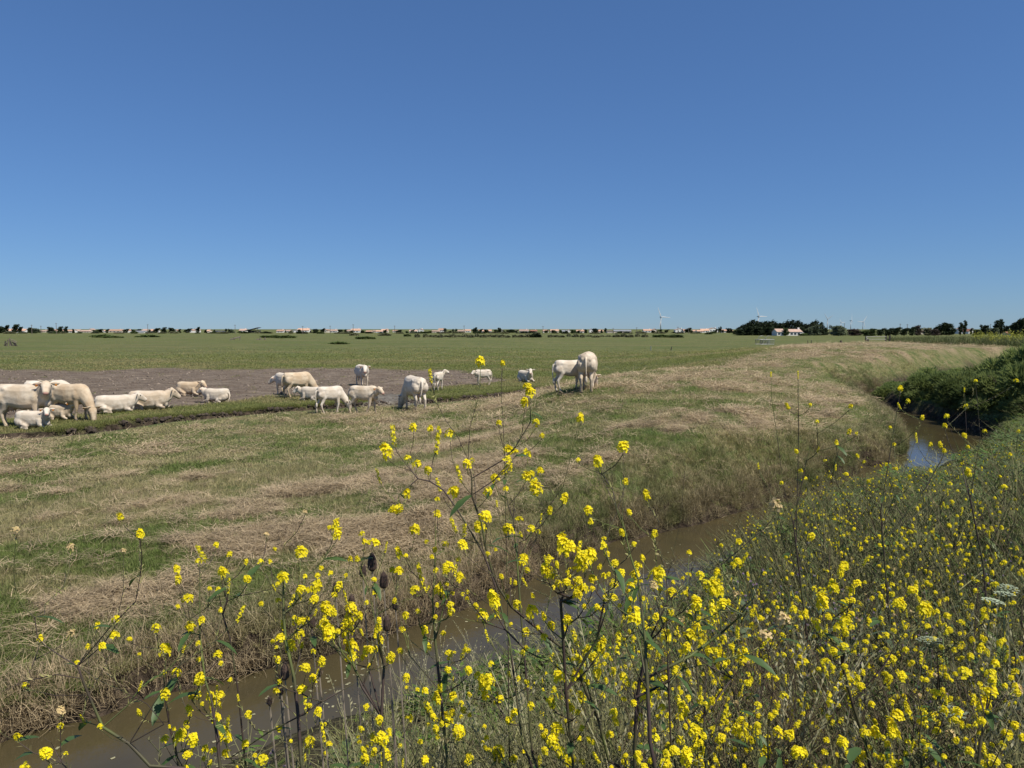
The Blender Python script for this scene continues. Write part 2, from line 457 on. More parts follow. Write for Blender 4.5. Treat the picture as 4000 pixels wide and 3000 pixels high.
# field grass
g1 = mixc(ramp(noise(0.045, 6), .42, .6), (0.145, 0.172, 0.050), (0.205, 0.195, 0.078))
g2 = mixc(ramp(noise(0.35, 6), .40, .62), g1, (0.100, 0.135, 0.038))
mp = N.new('ShaderNodeMapping'); mp.inputs['Scale'].default_value = (0.02, 0.09, 1); L.new(geo.outputs['Position'], mp.inputs[0])
g3 = mixc(ramp(noise(1.0, 6, mp.outputs[0]), .48, .64, 0, .8), g2, (0.200, 0.175, 0.080))
mp2 = N.new('ShaderNodeMapping'); mp2.inputs['Scale'].default_value = (0.05, 0.22, 1); mp2.inputs['Location'].default_value = (7, 3, 0); L.new(geo.outputs['Position'], mp2.inputs[0])
g3 = mixc(ramp(noise(1.0, 6, mp2.outputs[0]), .52, .66, 0, .75), g3, (0.082, 0.100, 0.038))
g4 = mixc(ramp(noise(9, 4), .40, .62), g3, (0.080, 0.088, 0.036))
# mown bank: thatch between the blades
th = mixc(ramp(noise(14, 5), .42, .62), (0.115, 0.130, 0.042), (0.215, 0.175, 0.100))
th = mixc(ramp(noise(1.6, 5), .45, .62), th, (0.080, 0.105, 0.034))
c0 = mixc(at('levee'), g4, th)
stc = mixc(ramp(noise(22, 5, None, .7), .40, .60), (0.36, 0.28, 0.175), (0.185, 0.140, 0.085))
c1 = mixc(at('straw'), c0, stc)
mp3 = N.new('ShaderNodeMapping'); mp3.inputs['Scale'].default_value = (0.35, 1.0, 1); L.new(geo.outputs['Position'], mp3.inputs[0])
mu = mixc(ramp(noise(1.4, 6, mp3.outputs[0]), .42, .62), (0.138, 0.106, 0.080), (0.205, 0.165, 0.126))
mu = mixc(ramp(noise(7, 4), .55, .68), mu, (0.055, 0.042, 0.032))
mp4 = N.new('ShaderNodeMapping'); mp4.inputs['Scale'].default_value = (0.25, 1.6, 1); mp4.inputs['Location'].default_value = (3, 9, 0); L.new(geo.outputs['Position'], mp4.inputs[0])
mu = mixc(ramp(noise(1.0, 6, mp4.outputs[0]), .62, .70), mu, (0.22, 0.185, 0.14))
c2 = mixc(at('mud'), c1, mu)
soil = mixc(ramp(noise(5, 5), .4, .62), (0.024, 0.018, 0.013), (0.080, 0.060, 0.043))
c3 = mixc(at('soil'), c2, soil)
crs = mixc(ramp(noise(3, 5), .4, .6), (0.21, 0.19, 0.16), (0.12, 0.105, 0.085))
c4 = mixc(at('cross'), c3, crs)
litter_shade_col = mixc(ramp(noise(9, 5), .42, .62), (0.040, 0.036, 0.020), (0.085, 0.072, 0.042))  # litter colour darkened to deepen the shadows between the weeds
c4 = mixc(at('litter_shade'), c4, litter_shade_col)
L.new(c4, b.inputs['Base Color'])
b.inputs['Roughness'].default_value = 0.95; b.inputs['Specular IOR Level'].default_value = 0.1
bp = N.new('ShaderNodeBump'); bp.inputs['Distance'].default_value = 0.06; bp.inputs['Strength'].default_value = 1.0
hh = mathn('ADD', noise(6, 6, None, .7), mathn('MULTIPLY', noise(30, 4, None, .7), .4))
L.new(hh, bp.inputs['Height']); 
bp2 = N.new('ShaderNodeBump'); bp2.inputs['Distance'].default_value = 0.5; bp2.inputs['Strength'].default_value = 0.8
L.new(noise(0.8, 6, None, .65), bp2.inputs['Height']); L.new(bp.outputs[0], bp2.inputs['Normal'])
L.new(bp2.outputs[0], b.inputs['Normal'])
me.materials.append(gm)
tag(link('ground', me), kind='structure')

# water
wm = bpy.data.materials.new('ditch_water')
t, b = nodes(wm); N = t.nodes; L = t.links
geo = N.new('ShaderNodeNewGeometry')
b.inputs['Base Color'].default_value = (0.085, 0.066, 0.030, 1)
cc = mixc(ramp(noise(0.9, 4), .4, .62), (0.070, 0.056, 0.026), (0.056, 0.046, 0.024))
L.new(cc, b.inputs['Base Color'])
b.inputs['Roughness'].default_value = 0.06; b.inputs['Specular IOR Level'].default_value = 0.5; b.inputs['IOR'].default_value = 1.5
bp = N.new('ShaderNodeBump'); bp.inputs['Distance'].default_value = 0.006; bp.inputs['Strength'].default_value = 0.6
L.new(noise(7, 3), bp.inputs['Height']); L.new(bp.outputs[0], b.inputs['Normal'])
def sheet(name, x0, x1, y0, y1, z, m):
    return link(name, mk(name, [(x0, y0, z), (x1, y0, z), (x1, y1, z), (x0, y1, z)], [(0, 1, 2, 3)], m))
tag(sheet('water', -14, 75, 1.0, 90, WZ, wm), kind='structure')
# shallow water standing in the narrow ditch, right part: a strip along the ditch line
vs = []; fs = []
dl = DITCH[12:19]
for i, p in enumerate(dl):
    tdir = dl[min(i + 1, len(dl) - 1)] - dl[max(i - 1, 0)]; tdir = tdir / np.linalg.norm(tdir); nn = np.array([-tdir[1], tdir[0]])
    z = -0.44
    for s in (-.45, .45): vs.append((p[0] + nn[0] * s, p[1] + nn[1] * s, z))
    if i: fs.append((2 * i - 2, 2 * i - 1, 2 * i + 1, 2 * i))
tag(link('water', mk('ditch_water', vs, fs, wm)), kind='structure')
# ------------------------------------------------------------------ cattle
def hide_mat(name, a, b_):
    m = bpy.data.materials.new(name); t, b = nodes(m); N = t.nodes; L = t.links
    tc = N.new('ShaderNodeTexCoord')
    def nz(sc_, d=4):
        n = N.new('ShaderNodeTexNoise'); n.inputs['Scale'].default_value = sc_; n.inputs['Detail'].default_value = d
        L.new(tc.outputs['Object'], n.inputs['Vector']); return n.outputs['Fac']
    def mr(f, lo, hi, x=0., y=1.):
        q = N.new('ShaderNodeMapRange'); q.inputs[1].default_value = lo; q.inputs[2].default_value = hi; q.inputs[3].default_value = x; q.inputs[4].default_value = y
        L.new(f, q.inputs[0]); return q.outputs[0]
    def mx(f, p, q):
        n = N.new('ShaderNodeMix'); n.data_type = 'RGBA'; L.new(f, n.inputs[0])
        for k, c in ((6, p), (7, q)):
            if isinstance(c, tuple): n.inputs[k].default_value = (*c, 1)
            else: L.new(c, n.inputs[k])
        return n.outputs[2]
    c = mx(mr(nz(2.2), .4, .62), a, b_)
    c = mx(mr(nz(2.6, 6), .53, .74, 0, .5), c, (0.30, 0.22, 0.15))       # dried mud
    sx = N.new('ShaderNodeSeparateXYZ'); L.new(tc.outputs['Object'], sx.inputs[0])
    lowf = mr(sx.outputs['Z'], .62, .12, 0, .75); mm = N.new('ShaderNodeMath'); mm.operation = 'MULTIPLY'; L.new(lowf, mm.inputs[0]); L.new(mr(nz(6, 5), .38, .60), mm.inputs[1])
    c = mx(mm.outputs[0], c, (0.24, 0.17, 0.11))                          # muddy shins and belly
    L.new(c, b.inputs['Base Color'])
    b.inputs['Roughness'].default_value = 0.75; b.inputs['Specular IOR Level'].default_value = 0.2
    bp = N.new('ShaderNodeBump'); bp.inputs['Distance'].default_value = 0.012; bp.inputs['Strength'].default_value = .7
    L.new(nz(9, 6), bp.inputs['Height']); L.new(bp.outputs[0], b.inputs['Normal'])
    return m
HIDE = [hide_mat('cream_hide', (0.50, 0.40, 0.285), (0.66, 0.57, 0.45)), hide_mat('buff_hide', (0.48, 0.36, 0.235), (0.61, 0.50, 0.36)), hide_mat('white_hide', (0.55, 0.47, 0.37), (0.69, 0.62, 0.52))]
M_NOSE = newmat('pink_nose', (0.52, 0.30, 0.24), .5, (0.40, 0.22, 0.18), 20)
M_EYE = newmat('dark_eye', (0.015, 0.012, 0.010), .2)
M_HOOF = newmat('horn_grey', (0.16, 0.13, 0.10), .6)
M_EAR = newmat('inner_ear', (0.55, 0.36, 0.27), .8, (0.62, 0.46, 0.36), 8)
M_TAG = newmat('orange_tag', (0.85, 0.30, 0.05), .5, (0.85, 0.33, 0.06))
M_DIRT = newmat('dung_caked_hair', (0.045, 0.036, 0.028), .95, (0.10, 0.08, 0.06), 9, bump=.01)
M_UDDER = newmat('udder_skin', (0.60, 0.42, 0.33), .7)
M_BROWN = newmat('brown_hair', (0.22, 0.15, 0.10), .9, (0.34, 0.25, 0.18), 8)
M_HORN = newmat('pale_horn', (0.55, 0.48, 0.36), .5)

def remeshed(mb, vox, name, mat_, iters=2):
    tmp = bpy.data.objects.new('tmp', mb.mesh('tmp', mat_)); COL.objects.link(tmp)
    md = tmp.modifiers.new('r', 'REMESH'); md.mode = 'VOXEL'; md.voxel_size = vox; md.use_smooth_shade = True
    sm = tmp.modifiers.new('s', 'SMOOTH'); sm.factor = 0.5; sm.iterations = iters
    dg = bpy.context.evaluated_depsgraph_get()
    me = bpy.data.meshes.new_from_object(tmp.evaluated_get(dg))
    old = tmp.data; bpy.data.objects.remove(tmp); bpy.data.meshes.remove(old)
    me.name = name
    me.materials.clear(); me.materials.append(mat_)
    return me

def loft(mb, rings, n=14, mi=0):
    """rings: (centre, side vector*half width, up vector*half height)"""
    vs = []
    for c, a, b in rings:
        c, a, b = Vector(c), Vector(a), Vector(b)
        for k in range(n):
            th = 2 * math.pi * k / n; cc, ss = math.cos(th), math.sin(th)
            q = lambda t_: math.copysign(abs(t_) ** 0.76, t_)
            vs.append(c + a * q(cc) + b * q(ss))
    fs = []
    for i in range(len(rings) - 1):
        for k in range(n):
            fs.append((i * n + k, i * n + (k + 1) % n, (i + 1) * n + (k + 1) % n, (i + 1) * n + k))
    fs.append(tuple(range(n))[::-1]); fs.append(tuple((len(rings) - 1) * n + k for k in range(n)))
    mb.add(vs, fs, mi)

def chain(mb, pts):
    """limb: list of (x,y,z,r or (ra,rb)), rounded at both ends"""
    P_ = [Vector(p[:3]) for p in pts]; R_ = [p[3] for p in pts]
    mb.tube(P_, R_, 10)
    for p, r in ((P_[0], R_[0]), (P_[-1], R_[-1])):
        rr = max(r) if hasattr(r, '__len__') else r
        mb.ball(p, rr * .98, 8, 6)
    for p, r in zip(P_[1:-1], R_[1:-1]):
        rr = min(r) if hasattr(r, '__len__') else r
        mb.ball(p, rr * .97, 8, 6)

def cattle(label, group, cat, loc, heading, size=1.0, calf=False, pose='stand', head_yaw=0, head_pitch=-36, hide=0, tail_swing=0, stride=(0, 0, 0, 0), tags=True, dirty=False, horns=False, neck_drop=0.0, name='cow', neck_up=0.0):
    """x = forward, y = left. heading: degrees, 0 faces image right (+X), 90 faces away (+Y)"""
    root = empty(name, loc, rad(heading), size)
    tag(root, label, cat, group)
    mb = MB(); HM = HIDE[hide]
    lie = pose == 'lie'
    bz = -0.60 if lie else 0.0
    fat = 0.80 if calf else 1.0
    rings = [(-.83, 1.17, .07, .10), (-.78, 1.14, .20, .22), (-.66, 1.10, .285, .30), (-.48, 1.07, .325, .345), (-.22, 1.03, .345, .375), (.06, 1.00, .37, .40),
             (.30, 1.01, .355, .395), (.52, 1.04, .30, .385), (.70, 1.07, .255, .34), (.84, 1.08, .19, .26), (.93, 1.10, .10, .15)]
    rr = []
    for x, z, ry, rz in rings:
        x *= .80 if calf else .95
        rz *= 1.06; z -= .01
        if calf: ry *= .80; rz *= .86; z += .03
        w_ = 1.12 if lie else 1.0
        rr.append(((x, 0, z + bz + (.03 if lie else 0)), (0, ry * w_, 0), (0, 0, rz)))
    loft(mb, rr)
    L0 = .80 if calf else .95
    # hips and withers
    top = 1.36 if not calf else 1.31
    mb.ball((-.52 * L0, 0, top - .02 + bz), (.22, .13, .08)); mb.ball((.55 * L0, 0, top - .0 + bz), (.20, .08, .09))
    for s in (-1, 1):
        mb.ball((-.44 * L0, s * .25 * fat, 1.27 * (1 if not calf else .98) + bz), (.11, .07, .08)); mb.ball((-.77 * L0, s * .13 * fat, 1.19 + bz), (.07, .06, .07)); mb.ball((-.60 * L0, s * .20 * fat, .98 + bz), (.22, .17 * fat, .24 * fat)); mb.ball((.52 * L0, s * .20 * fat, 1.0 + bz), (.17, .13 * fat, .24 * fat))
    # neck
    yaw, pit = rad(head_yaw), rad(head_pitch)
    if pose == 'graze':
        nk0 = Vector((.66 * L0, 0, 1.06)); nk1 = Vector((.98 * L0, math.sin(yaw * .5) * .25, .74)); nk2 = Vector((1.16 * L0, math.sin(yaw * .5) * .42, .46 + .06 * calf))
        nd = Vector((math.cos(rad(-66)) * math.cos(yaw), math.cos(rad(-66)) * math.sin(yaw), math.sin(rad(-66))))
        nr = [(.24 * fat, .33 * fat), (.18 * fat, .25 * fat), (.135 * fat, .17)]
    else:
        up = (0.02 if lie else 0) + (0.05 if calf else 0) + neck_up
        nk0 = Vector((.66 * L0, 0, 1.10 + bz))
        nk2 = Vector((.90 * L0 + .12 * math.cos(yaw), .26 * math.sin(yaw), 1.36 + bz + up - neck_drop)); nk1 = nk0.lerp(nk2, .55) + Vector((.03, .04 * math.sin(yaw), -.03))
        nd = Vector((math.cos(pit) * math.cos(yaw), math.cos(pit) * math.sin(yaw), math.sin(pit)))
        nr = [(.24 * fat, .32 * fat), (.185 * fat, .25 * fat), (.14 * fat, .175 * fat)]
    mb.tube([nk0, nk1, nk2], nr, 12); mb.ball(nk2, .125 * fat, 10, 8)
    mb.ball(nk0 + Vector((.0, 0, -.08)), (.22 * fat, .20 * fat, .26 * fat))
    mb.ball((.80 * L0, 0, .80 + bz * .9), (.12, .12, .17 * fat)); mb.tube([(-.75 * L0, 0, 1.40 + bz - .06 * calf), (0, 0, 1.385 + bz - .06 * calf), (.62 * L0, 0, 1.40 + bz - .06 * calf)], [.04, .035, .05], 8)
    # head
    nd.normalize(); side = Vector((0, 0, 1)).cross(nd)
    side = side.normalized() if side.length > .1 else Vector((0, 1, 0))
    hu = nd.cross(side).normalized()
    hl = .48 if not calf else .37
    hs = 1.10 if not calf else .95
    h0 = nk2 + hu * .03
    hr = [(-.10, .08, .09), (-.04, .135, .140), (.08, .148, .158), (.20, .128, .150), (.32, .100, .122), (.43, .094, .100), (.50, .088, .082), (.53, .05, .05)]
    loft(mb, [(h0 + nd * (d * hl / .5) - hu * (.04 * d / .5), side * (w_ * hs), hu * (hh_ * hs)) for d, w_, hh_ in hr], 12)
    mb.ball(h0 + hu * (.09 * hs) - nd * .03, .07 * hs)
    hoofs = []
    if not lie:
        st = stride
        fx = [.55 * L0, .55 * L0, -.56 * L0, -.56 * L0]
        lw = .185 * (fat if calf else 1)
        for i, s in ((0, 1), (1, -1)):
            dx = st[i]
            foot = (fx[i] + dx, s * lw * .92)
            chain(mb, [(fx[i] - .03, s * lw * .9, 1.02, .17 * fat), (fx[i] - .04, s * lw, .78, (.10 * fat, .125 * fat)), (fx[i] + .01 + dx * .45, s * lw, .45, .064), (fx[i] - .005 + dx * .72, s * lw * .95, .28, .044), (foot[0] - .015, foot[1], .12, .048), (foot[0] + .01, foot[1], .055, .058)])
            hoofs.append((foot[0] + .025, foot[1]))
        for i, s in ((2, 1), (3, -1)):
            dx = st[i]
            foot = (fx[i] + dx - .04, s * lw * .95)
            chain(mb, [(fx[i], s * lw * .85, 1.05, .21 * fat), (fx[i] + .09, s * lw * 1.02, .82, (.135 * fat, .18 * fat)), (fx[i] - .02 + dx * .3, s * lw * .98, .62, (.08 * fat, .10 * fat)), (fx[i] - .13 + dx * .55, s * lw * .95, .48, (.058, .07)), (fx[i] - .11 + dx * .8, s * lw * .95, .28, .046), (foot[0] - .02, foot[1], .12, .052), (foot[0] + .01, foot[1], .055, .060)])
            hoofs.append((foot[0] + .025, foot[1]))
    else:
        for s in (-1, 1):
            chain(mb, [(.52 * L0, s * .20, .42, .16 * fat), (.56 * L0, s * .26, .20, .11 * fat), (.84 * L0, s * .24, .11, .065), (.62 * L0, s * .22, .06, .045), (.50 * L0, s * .20, .055, .05)])
            k = 1.0 if s > 0 else .8
            mb.ball((-.50 * L0, s * .26 * fat, .33), (.30 * fat, .17 * fat, .25 * fat))
            chain(mb, [(-.36 * L0, s * .34 * fat, .26, .15 * fat), (-.12 * L0, s * .40 * fat, .16, .09), (-.36 * L0, s * .42 * fat, .08, .055), (-.14 * L0, s * .44 * fat, .055, .045), (-.04 * L0, s * .43 * fat, .05, .05)])
        hoofs = []
    body = link('body', remeshed(mb, .027 / max(size, .7), 'body', HM), root)
    # --- parts
    for s in (-1, 1):
        e = MB()
        base = h0 + side * (s * .125 * hs) + hu * (.06 * hs) - nd * .03
        out = (side * s * .95 - hu * .12 - nd * .18).normalized(); wv = hu.cross(out).normalized()
        Ls = .225 * hs
        pr = [(0, .02), (.25, .055), (.55, .062), (.85, .035), (1.0, .008)]
        vs = []
        for tt, ww in pr:
            c = base + out * (Ls * tt) - hu * (.02 * math.sin(tt * 3))
            for ang in range(6):
                a_ = ang * math.pi / 3
                vs.append(c + (hu * math.cos(a_)) * (ww * hs) + wv * (math.sin(a_) * ww * .32))
        fs = [(i * 6 + k, i * 6 + (k + 1) % 6, i * 6 + 6 + (k + 1) % 6, i * 6 + 6 + k) for i in range(4) for k in range(6)] + [tuple(range(24, 30))]
        e.add(vs, fs, 0)
        idx_in = [0] * len(e.f)
        ear = link('ear', mk('ear', e.v, e.f, [HM, M_EAR], [1 if (j % 6) in (1, 2) else 0 for j in range(len(e.f))], True), root)
        if tags:
            tg = MB(); c = base + out * (Ls * .55) - hu * .05
            tgx = nd if pose != 'graze' else nd
            q = c + nd * .02
            M = [q + out * (-.03) + hu * .03, q + out * .03 + hu * .03, q + out * .035 - hu * .035, q - out * .035 - hu * .035]
            tg.add(M + [p + nd * .008 for p in M], [(0, 1, 2, 3), (7, 6, 5, 4), (0, 4, 5, 1), (1, 5, 6, 2), (2, 6, 7, 3), (3, 7, 4, 0)])
            link('ear_tag', tg.mesh('ear_tag', M_TAG), ear)
        ey = MB(); ey.ball(h0 + side * (s * .130 * hs) + nd * (.125 * hl / .5) + hu * (.045 * hs), .026 * hs, 8, 6)
        link('eye', ey.mesh('eye', M_EYE, True), root)
        if horns:
            hn = MB(); b0 = h0 + side * (s * .07) + hu * .13 - nd * .04
            hn.tube([b0, b0 + side * (s * .09) + hu * .03, b0 + side * (s * .15) + hu * .08], [.028, .022, .006], 7)
            link('horn', hn.mesh('horn', M_HORN, True), root)
    nm = MB()
    c = h0 + nd * (hl * .985) - hu * .04
    Mr = Matrix((nd, side, hu)).transposed()
    nm.ball(c, (.050 * hs, .080 * hs, .062 * hs), 10, 7, rot=Mr)
    link('muzzle', nm.mesh('muzzle', M_NOSE, True), root)
    tl = MB(); tb = Vector((-.80 * L0, 0, 1.24 * (1 if not calf else .97) + bz))
    if lie:
        pts = [tb, tb + Vector((-.07, .03, -.10)), tb + Vector((-.08, .10, -.35)), Vector((-.84 * L0, .22, .10))]
    else:
        pts = [tb + Vector((.04, 0, .03)), tb + Vector((-.08, tail_swing * .05, -.03)), tb + Vector((-.12, tail_swing * .2, -.25)), tb + Vector((-.10, tail_swing * .6, -.52)), Vector((-.88 * L0, tail_swing * .9, .56))]
    tl.tube(pts, [.05, .04, .03, .022, .02][:len(pts)], 8)
    tail = link('tail', tl.mesh('tail', HM, True), root)
    sw = MB(); e_ = pts[-1]
    sw.tube([e_ + Vector((0, 0, .05)), e_ + Vector((0, 0, -.02)), e_ + Vector((0, .01, -.14)), e_ + Vector((0, 0, -.24 if not lie else -.03))], [.022, .045, .05, .012] if not lie else [.02, .04, .04, .01], 8)
    link('tail_switch', sw.mesh('tail_switch', M_DIRT if dirty else HM, True), tail)
    for hx, hy in hoofs:
        hb = MB(); hb.tube([(hx, hy, -.01), (hx, hy, .045), (hx - .012, hy, .075)], [(.055, .062), (.05, .055), (.044, .045)], 8)
        link('hoof', hb.mesh('hoof', M_HOOF, True), root)
    if not calf and pose != 'lie':
        ub = MB(); ub.ball((-.36, 0, .66), (.17, .15, .12))
        for a_ in (-1, 1):
            for b_ in (-1, 1): ub.tube([(-.36 + a_ * .07, b_ * .06, .58), (-.36 + a_ * .07, b_ * .06, .51)], [.024, .014], 6)
        link('udder', ub.mesh('udder', M_UDDER, True), root)
    if dirty:
        for s in (-1, 1):
            db = MB(); db.ball((-.66 * L0, s * .30 * fat, .20), (.17, .155, .12)); link('dung_patch', db.mesh('dung_patch', M_DIRT, True), root)
    return root

def foot(u, v): return G(u, v)
HERD = 'pale cattle of the herd on the marsh'
# x-forward heading: 0 right, 90 away, 180 left, -90 towards the camera
cattle('cream cow standing broadside at the left edge of the picture, head turned to the viewer', HERD, 'cow', G(95, 1668), 2, 1.06, head_yaw=-62, head_pitch=-22, hide=0, horns=True, stride=(0.02, -.04, -.12, .10), dirty=False)
cattle('pale cow standing half hidden behind the broadside cow at the left edge', HERD, 'cow', G(185, 1622), 12, 1.0, head_yaw=-10, hide=2, neck_drop=.28)
cattle('cream cow grazing head down just right of the broadside cow at the left edge', HERD, 'cow', G(276, 1640), -14, .96, pose='graze', head_yaw=-25, hide=1, horns=True, stride=(.05, -.1, .1, -.1))
cattle('white calf lying on the grass lip in front of the broadside cow', HERD, 'calf', G(128, 1676), 3, .77, True, 'lie', head_yaw=-62, head_pitch=-20, hide=2)
cattle('small calf lying in the shade of the broadside cow, facing right', HERD, 'calf', G(232, 1640), -12, .74, True, 'lie', head_yaw=-8, head_pitch=-8, hide=0)
cattle('white cow lying with a dung-stained rump, left one of the pair lying side by side', HERD, 'cow', G(446, 1612), 20, .86, False, 'lie', head_yaw=20, hide=2, dirty=True, head_pitch=-30, tags=False)
cattle('cream cow lying with its head turned away, right one of the pair lying together', HERD, 'cow', G(578, 1599), 4, .95, False, 'lie', head_yaw=38, hide=0, dirty=True, head_pitch=-35)
cattle('buff calf lying on the bare mud, facing right, behind the small white calf', HERD, 'calf', G(738, 1546), -6, .90, True, 'lie', neck_drop=.08, head_yaw=-12, hide=1, tags=False)
cattle('small white calf lying on the grass edge and facing left', HERD, 'calf', G(850, 1574), 178, .84, True, 'lie', neck_drop=.10, head_yaw=-8, head_pitch=-20, hide=2, tags=False)
cattle('white cow half hidden behind the cow grazing on the mud', HERD, 'cow', G(1112, 1543), 140, .82, False, 'stand', head_yaw=30, neck_drop=.35, hide=2)
cattle('cream cow grazing on the edge of the mud, rump to the left', HERD, 'cow', G(1160, 1552), 44, .88, False, 'graze', head_yaw=-25, hide=1, tail_swing=.1, stride=(.1, -.1, -.05, .08))
cattle('white cow standing far out on the mud and facing the viewer', HERD, 'cow', G(1415, 1509), -62, .94, False, 'stand', head_yaw=-18, head_pitch=-30, neck_drop=.10, hide=2, stride=(.05, -.08, .05, -.05))
cattle('white calf lying behind the calf grazing by the dug ditch', HERD, 'calf', G(1222, 1566), 170, .82, True, 'lie', head_yaw=15, neck_drop=.12, hide=2, tags=False)
cattle('white calf grazing with its head down on the near side of the dug ditch', HERD, 'calf', G(1288, 1616), 42, .80, True, 'graze', head_yaw=-40, hide=2, stride=(.08, -.08, -.12, .1))
cattle('cream calf walking to the right along the near side of the dug ditch', HERD, 'calf', G(1420, 1618), -10, .82, True, 'stand', head_yaw=-28, head_pitch=-24, neck_drop=.20, hide=0, stride=(.14, -.20, .12, -.12))
cattle('white cow grazing with its rump to the viewer, left of the tall mustard flower', HERD, 'cow', G(1622, 1602), 118, .99, False, 'graze', head_yaw=35, hide=2, tail_swing=.10, stride=(.05, -.05, .05, -.08), tags=True)
cattle('small white calf standing with its back to the viewer and looking right', HERD, 'calf', G(1712, 1524), 76, .76, True, 'stand', head_yaw=-62, head_pitch=-14, hide=2, tags=False)
cattle('small white calf standing on the ditch lip behind the tall flower head, facing left', HERD, 'calf', G(1888, 1506), 196, .74, True, 'stand', head_yaw=28, head_pitch=-26, neck_drop=.22, hide=2, tags=False)
cattle('white calf lying on the field and facing the viewer, right of the thin seed stalk', HERD, 'calf', G(2052, 1493), -55, .98, True, 'lie', head_yaw=-38, head_pitch=-24, hide=2, tags=False)
cattle('white calf suckling behind the large cow on the levee', HERD, 'calf', G(2222, 1529), 14, .80, True, 'stand', head_yaw=8, neck_drop=.45, head_pitch=-5, hide=2, tags=False, stride=(-.05, .1, -.05, .05))
cattle('large cream cow seen from behind on the levee, standing over its calf', HERD, 'cow', G(2294, 1528), 80, .94, False, 'graze', head_yaw=-35, hide=0, tail_swing=-.02, stride=(.1, -.05, -.06, .06))
# ------------------------------------------------------------------ far things
def at_far(u, D):
    """ground point on the bearing of image column u at D metres ahead"""
    x = (u - 2000) / 2800.0 * (D * CP + EYE * SP)
    return Vector((x, D, gz(x, D)))
def size_m(px, D): return px * D / 2800.0
def leafmat(name, a, b_, t_=.25): return newmat(name, a, .8, b_, 0.6, trans=t_, rnd=.18, spec=.15)
M_LEAF = {'dark': leafmat('dark_evergreen', (0.022, 0.034, 0.016), (0.040, 0.055, 0.024)), 'green': leafmat('green_foliage', (0.050, 0.075, 0.026), (0.085, 0.110, 0.040)),
          'olive': leafmat('grey_green_foliage', (0.095, 0.120, 0.070), (0.150, 0.175, 0.110)), 'bare': leafmat('brown_twigs', (0.070, 0.056, 0.045), (0.110, 0.090, 0.070)),
          'bramble': leafmat('bramble_leaves', (0.075, 0.115, 0.032), (0.120, 0.155, 0.050)), 'shrub': leafmat('dull_shrub_leaves', (0.150, 0.160, 0.085), (0.215, 0.215, 0.120))}
M_BARK = newmat('bark', (0.075, 0.060, 0.048), .95, (0.045, 0.036, 0.030), 3, bump=.03)
M_WHITE = newmat('white_render', (0.78, 0.76, 0.72), .9, (0.70, 0.68, 0.64), 1.5)
M_CREAM = newmat('cream_render', (0.66, 0.58, 0.47), .9, (0.60, 0.52, 0.42), 1.5)
M_TILE = newmat('orange_roof_tile', (0.42, 0.25, 0.17), .9, (0.49, 0.32, 0.23), .8, rnd=.25, bump=.05, bscale=3)
M_TILE2 = newmat('pink_roof_tile', (0.44, 0.31, 0.25), .9, (0.37, 0.26, 0.20), .8, rnd=.2, bump=.05, bscale=3)
M_TILE3 = newmat('dark_red_roof_tile', (0.24, 0.10, 0.07), .9, (0.30, 0.15, 0.10), .8)
M_GREY = newmat('grey_sheet_roof', (0.26, 0.27, 0.29), .6, (0.20, 0.21, 0.23), 1)
M_DARKM = newmat('dark_sheet', (0.05, 0.055, 0.065), .6, (0.09, 0.09, 0.10), 1)
M_GLASS = newmat('window_glass', (0.05, 0.07, 0.09), .15)
M_WOOD = newmat('weathered_wood', (0.20, 0.17, 0.14), .9, (0.11, 0.09, 0.075), 6, bump=.01)
M_WOODL = newmat('pale_timber_rail', (0.50, 0.47, 0.38), .85, (0.38, 0.35, 0.28), 4)
M_WOODD = newmat('dark_post_wood', (0.045, 0.038, 0.032), .9, (0.08, 0.07, 0.06), 5)
M_GALV = newmat('galvanised_steel', (0.24, 0.25, 0.26), .45, (0.16, 0.17, 0.18), 3, spec=.6)
M_TURB = newmat('turbine_white', (0.52, 0.55, 0.58), .5, (0.48, 0.51, 0.54), .3)

def leaf_cloud(lobes, n, size, seed, droop=0.0, elong=1.0):
    """many small leaf-sized triangles spread through ellipsoid lobes (unit: metres)"""
    r = np.random.default_rng(seed); vs = []; fs = []
    vol = np.array([l[3] * l[4] * l[5] for l in lobes]) ** .75; pr = vol / vol.sum()
    k = r.choice(len(lobes), n, p=pr)
    d = r.normal(size=(n, 3)); d /= np.linalg.norm(d, axis=1)[:, None]
    rad_ = r.uniform(.25, 1, n) ** .5 * (1 + .22 * r.normal(size=n) * (r.random(n) < .3))
    L_ = np.array(lobes)
    c = L_[k, :3] + d * rad_[:, None] * L_[k, 3:6]
    a = r.normal(size=(n, 3)); a[:, 2] = a[:, 2] * .6 - droop; a /= np.linalg.norm(a, axis=1)[:, None]
    b = np.cross(a, r.normal(size=(n, 3))); b /= np.linalg.norm(b, axis=1)[:, None] + 1e-9
    s = size * r.uniform(.6, 1.5, n)[:, None]
    V = np.stack([c - a * s * elong * .5 - b * s * .42, c - a * s * elong * .4 + b * s * .42, c + a * s * elong * .75], 1).reshape(-1, 3)
    V[:, 2] = np.maximum(V[:, 2], 0.02)
    return V.tolist(), [(3 * i, 3 * i + 1, 3 * i + 2) for i in range(n)]

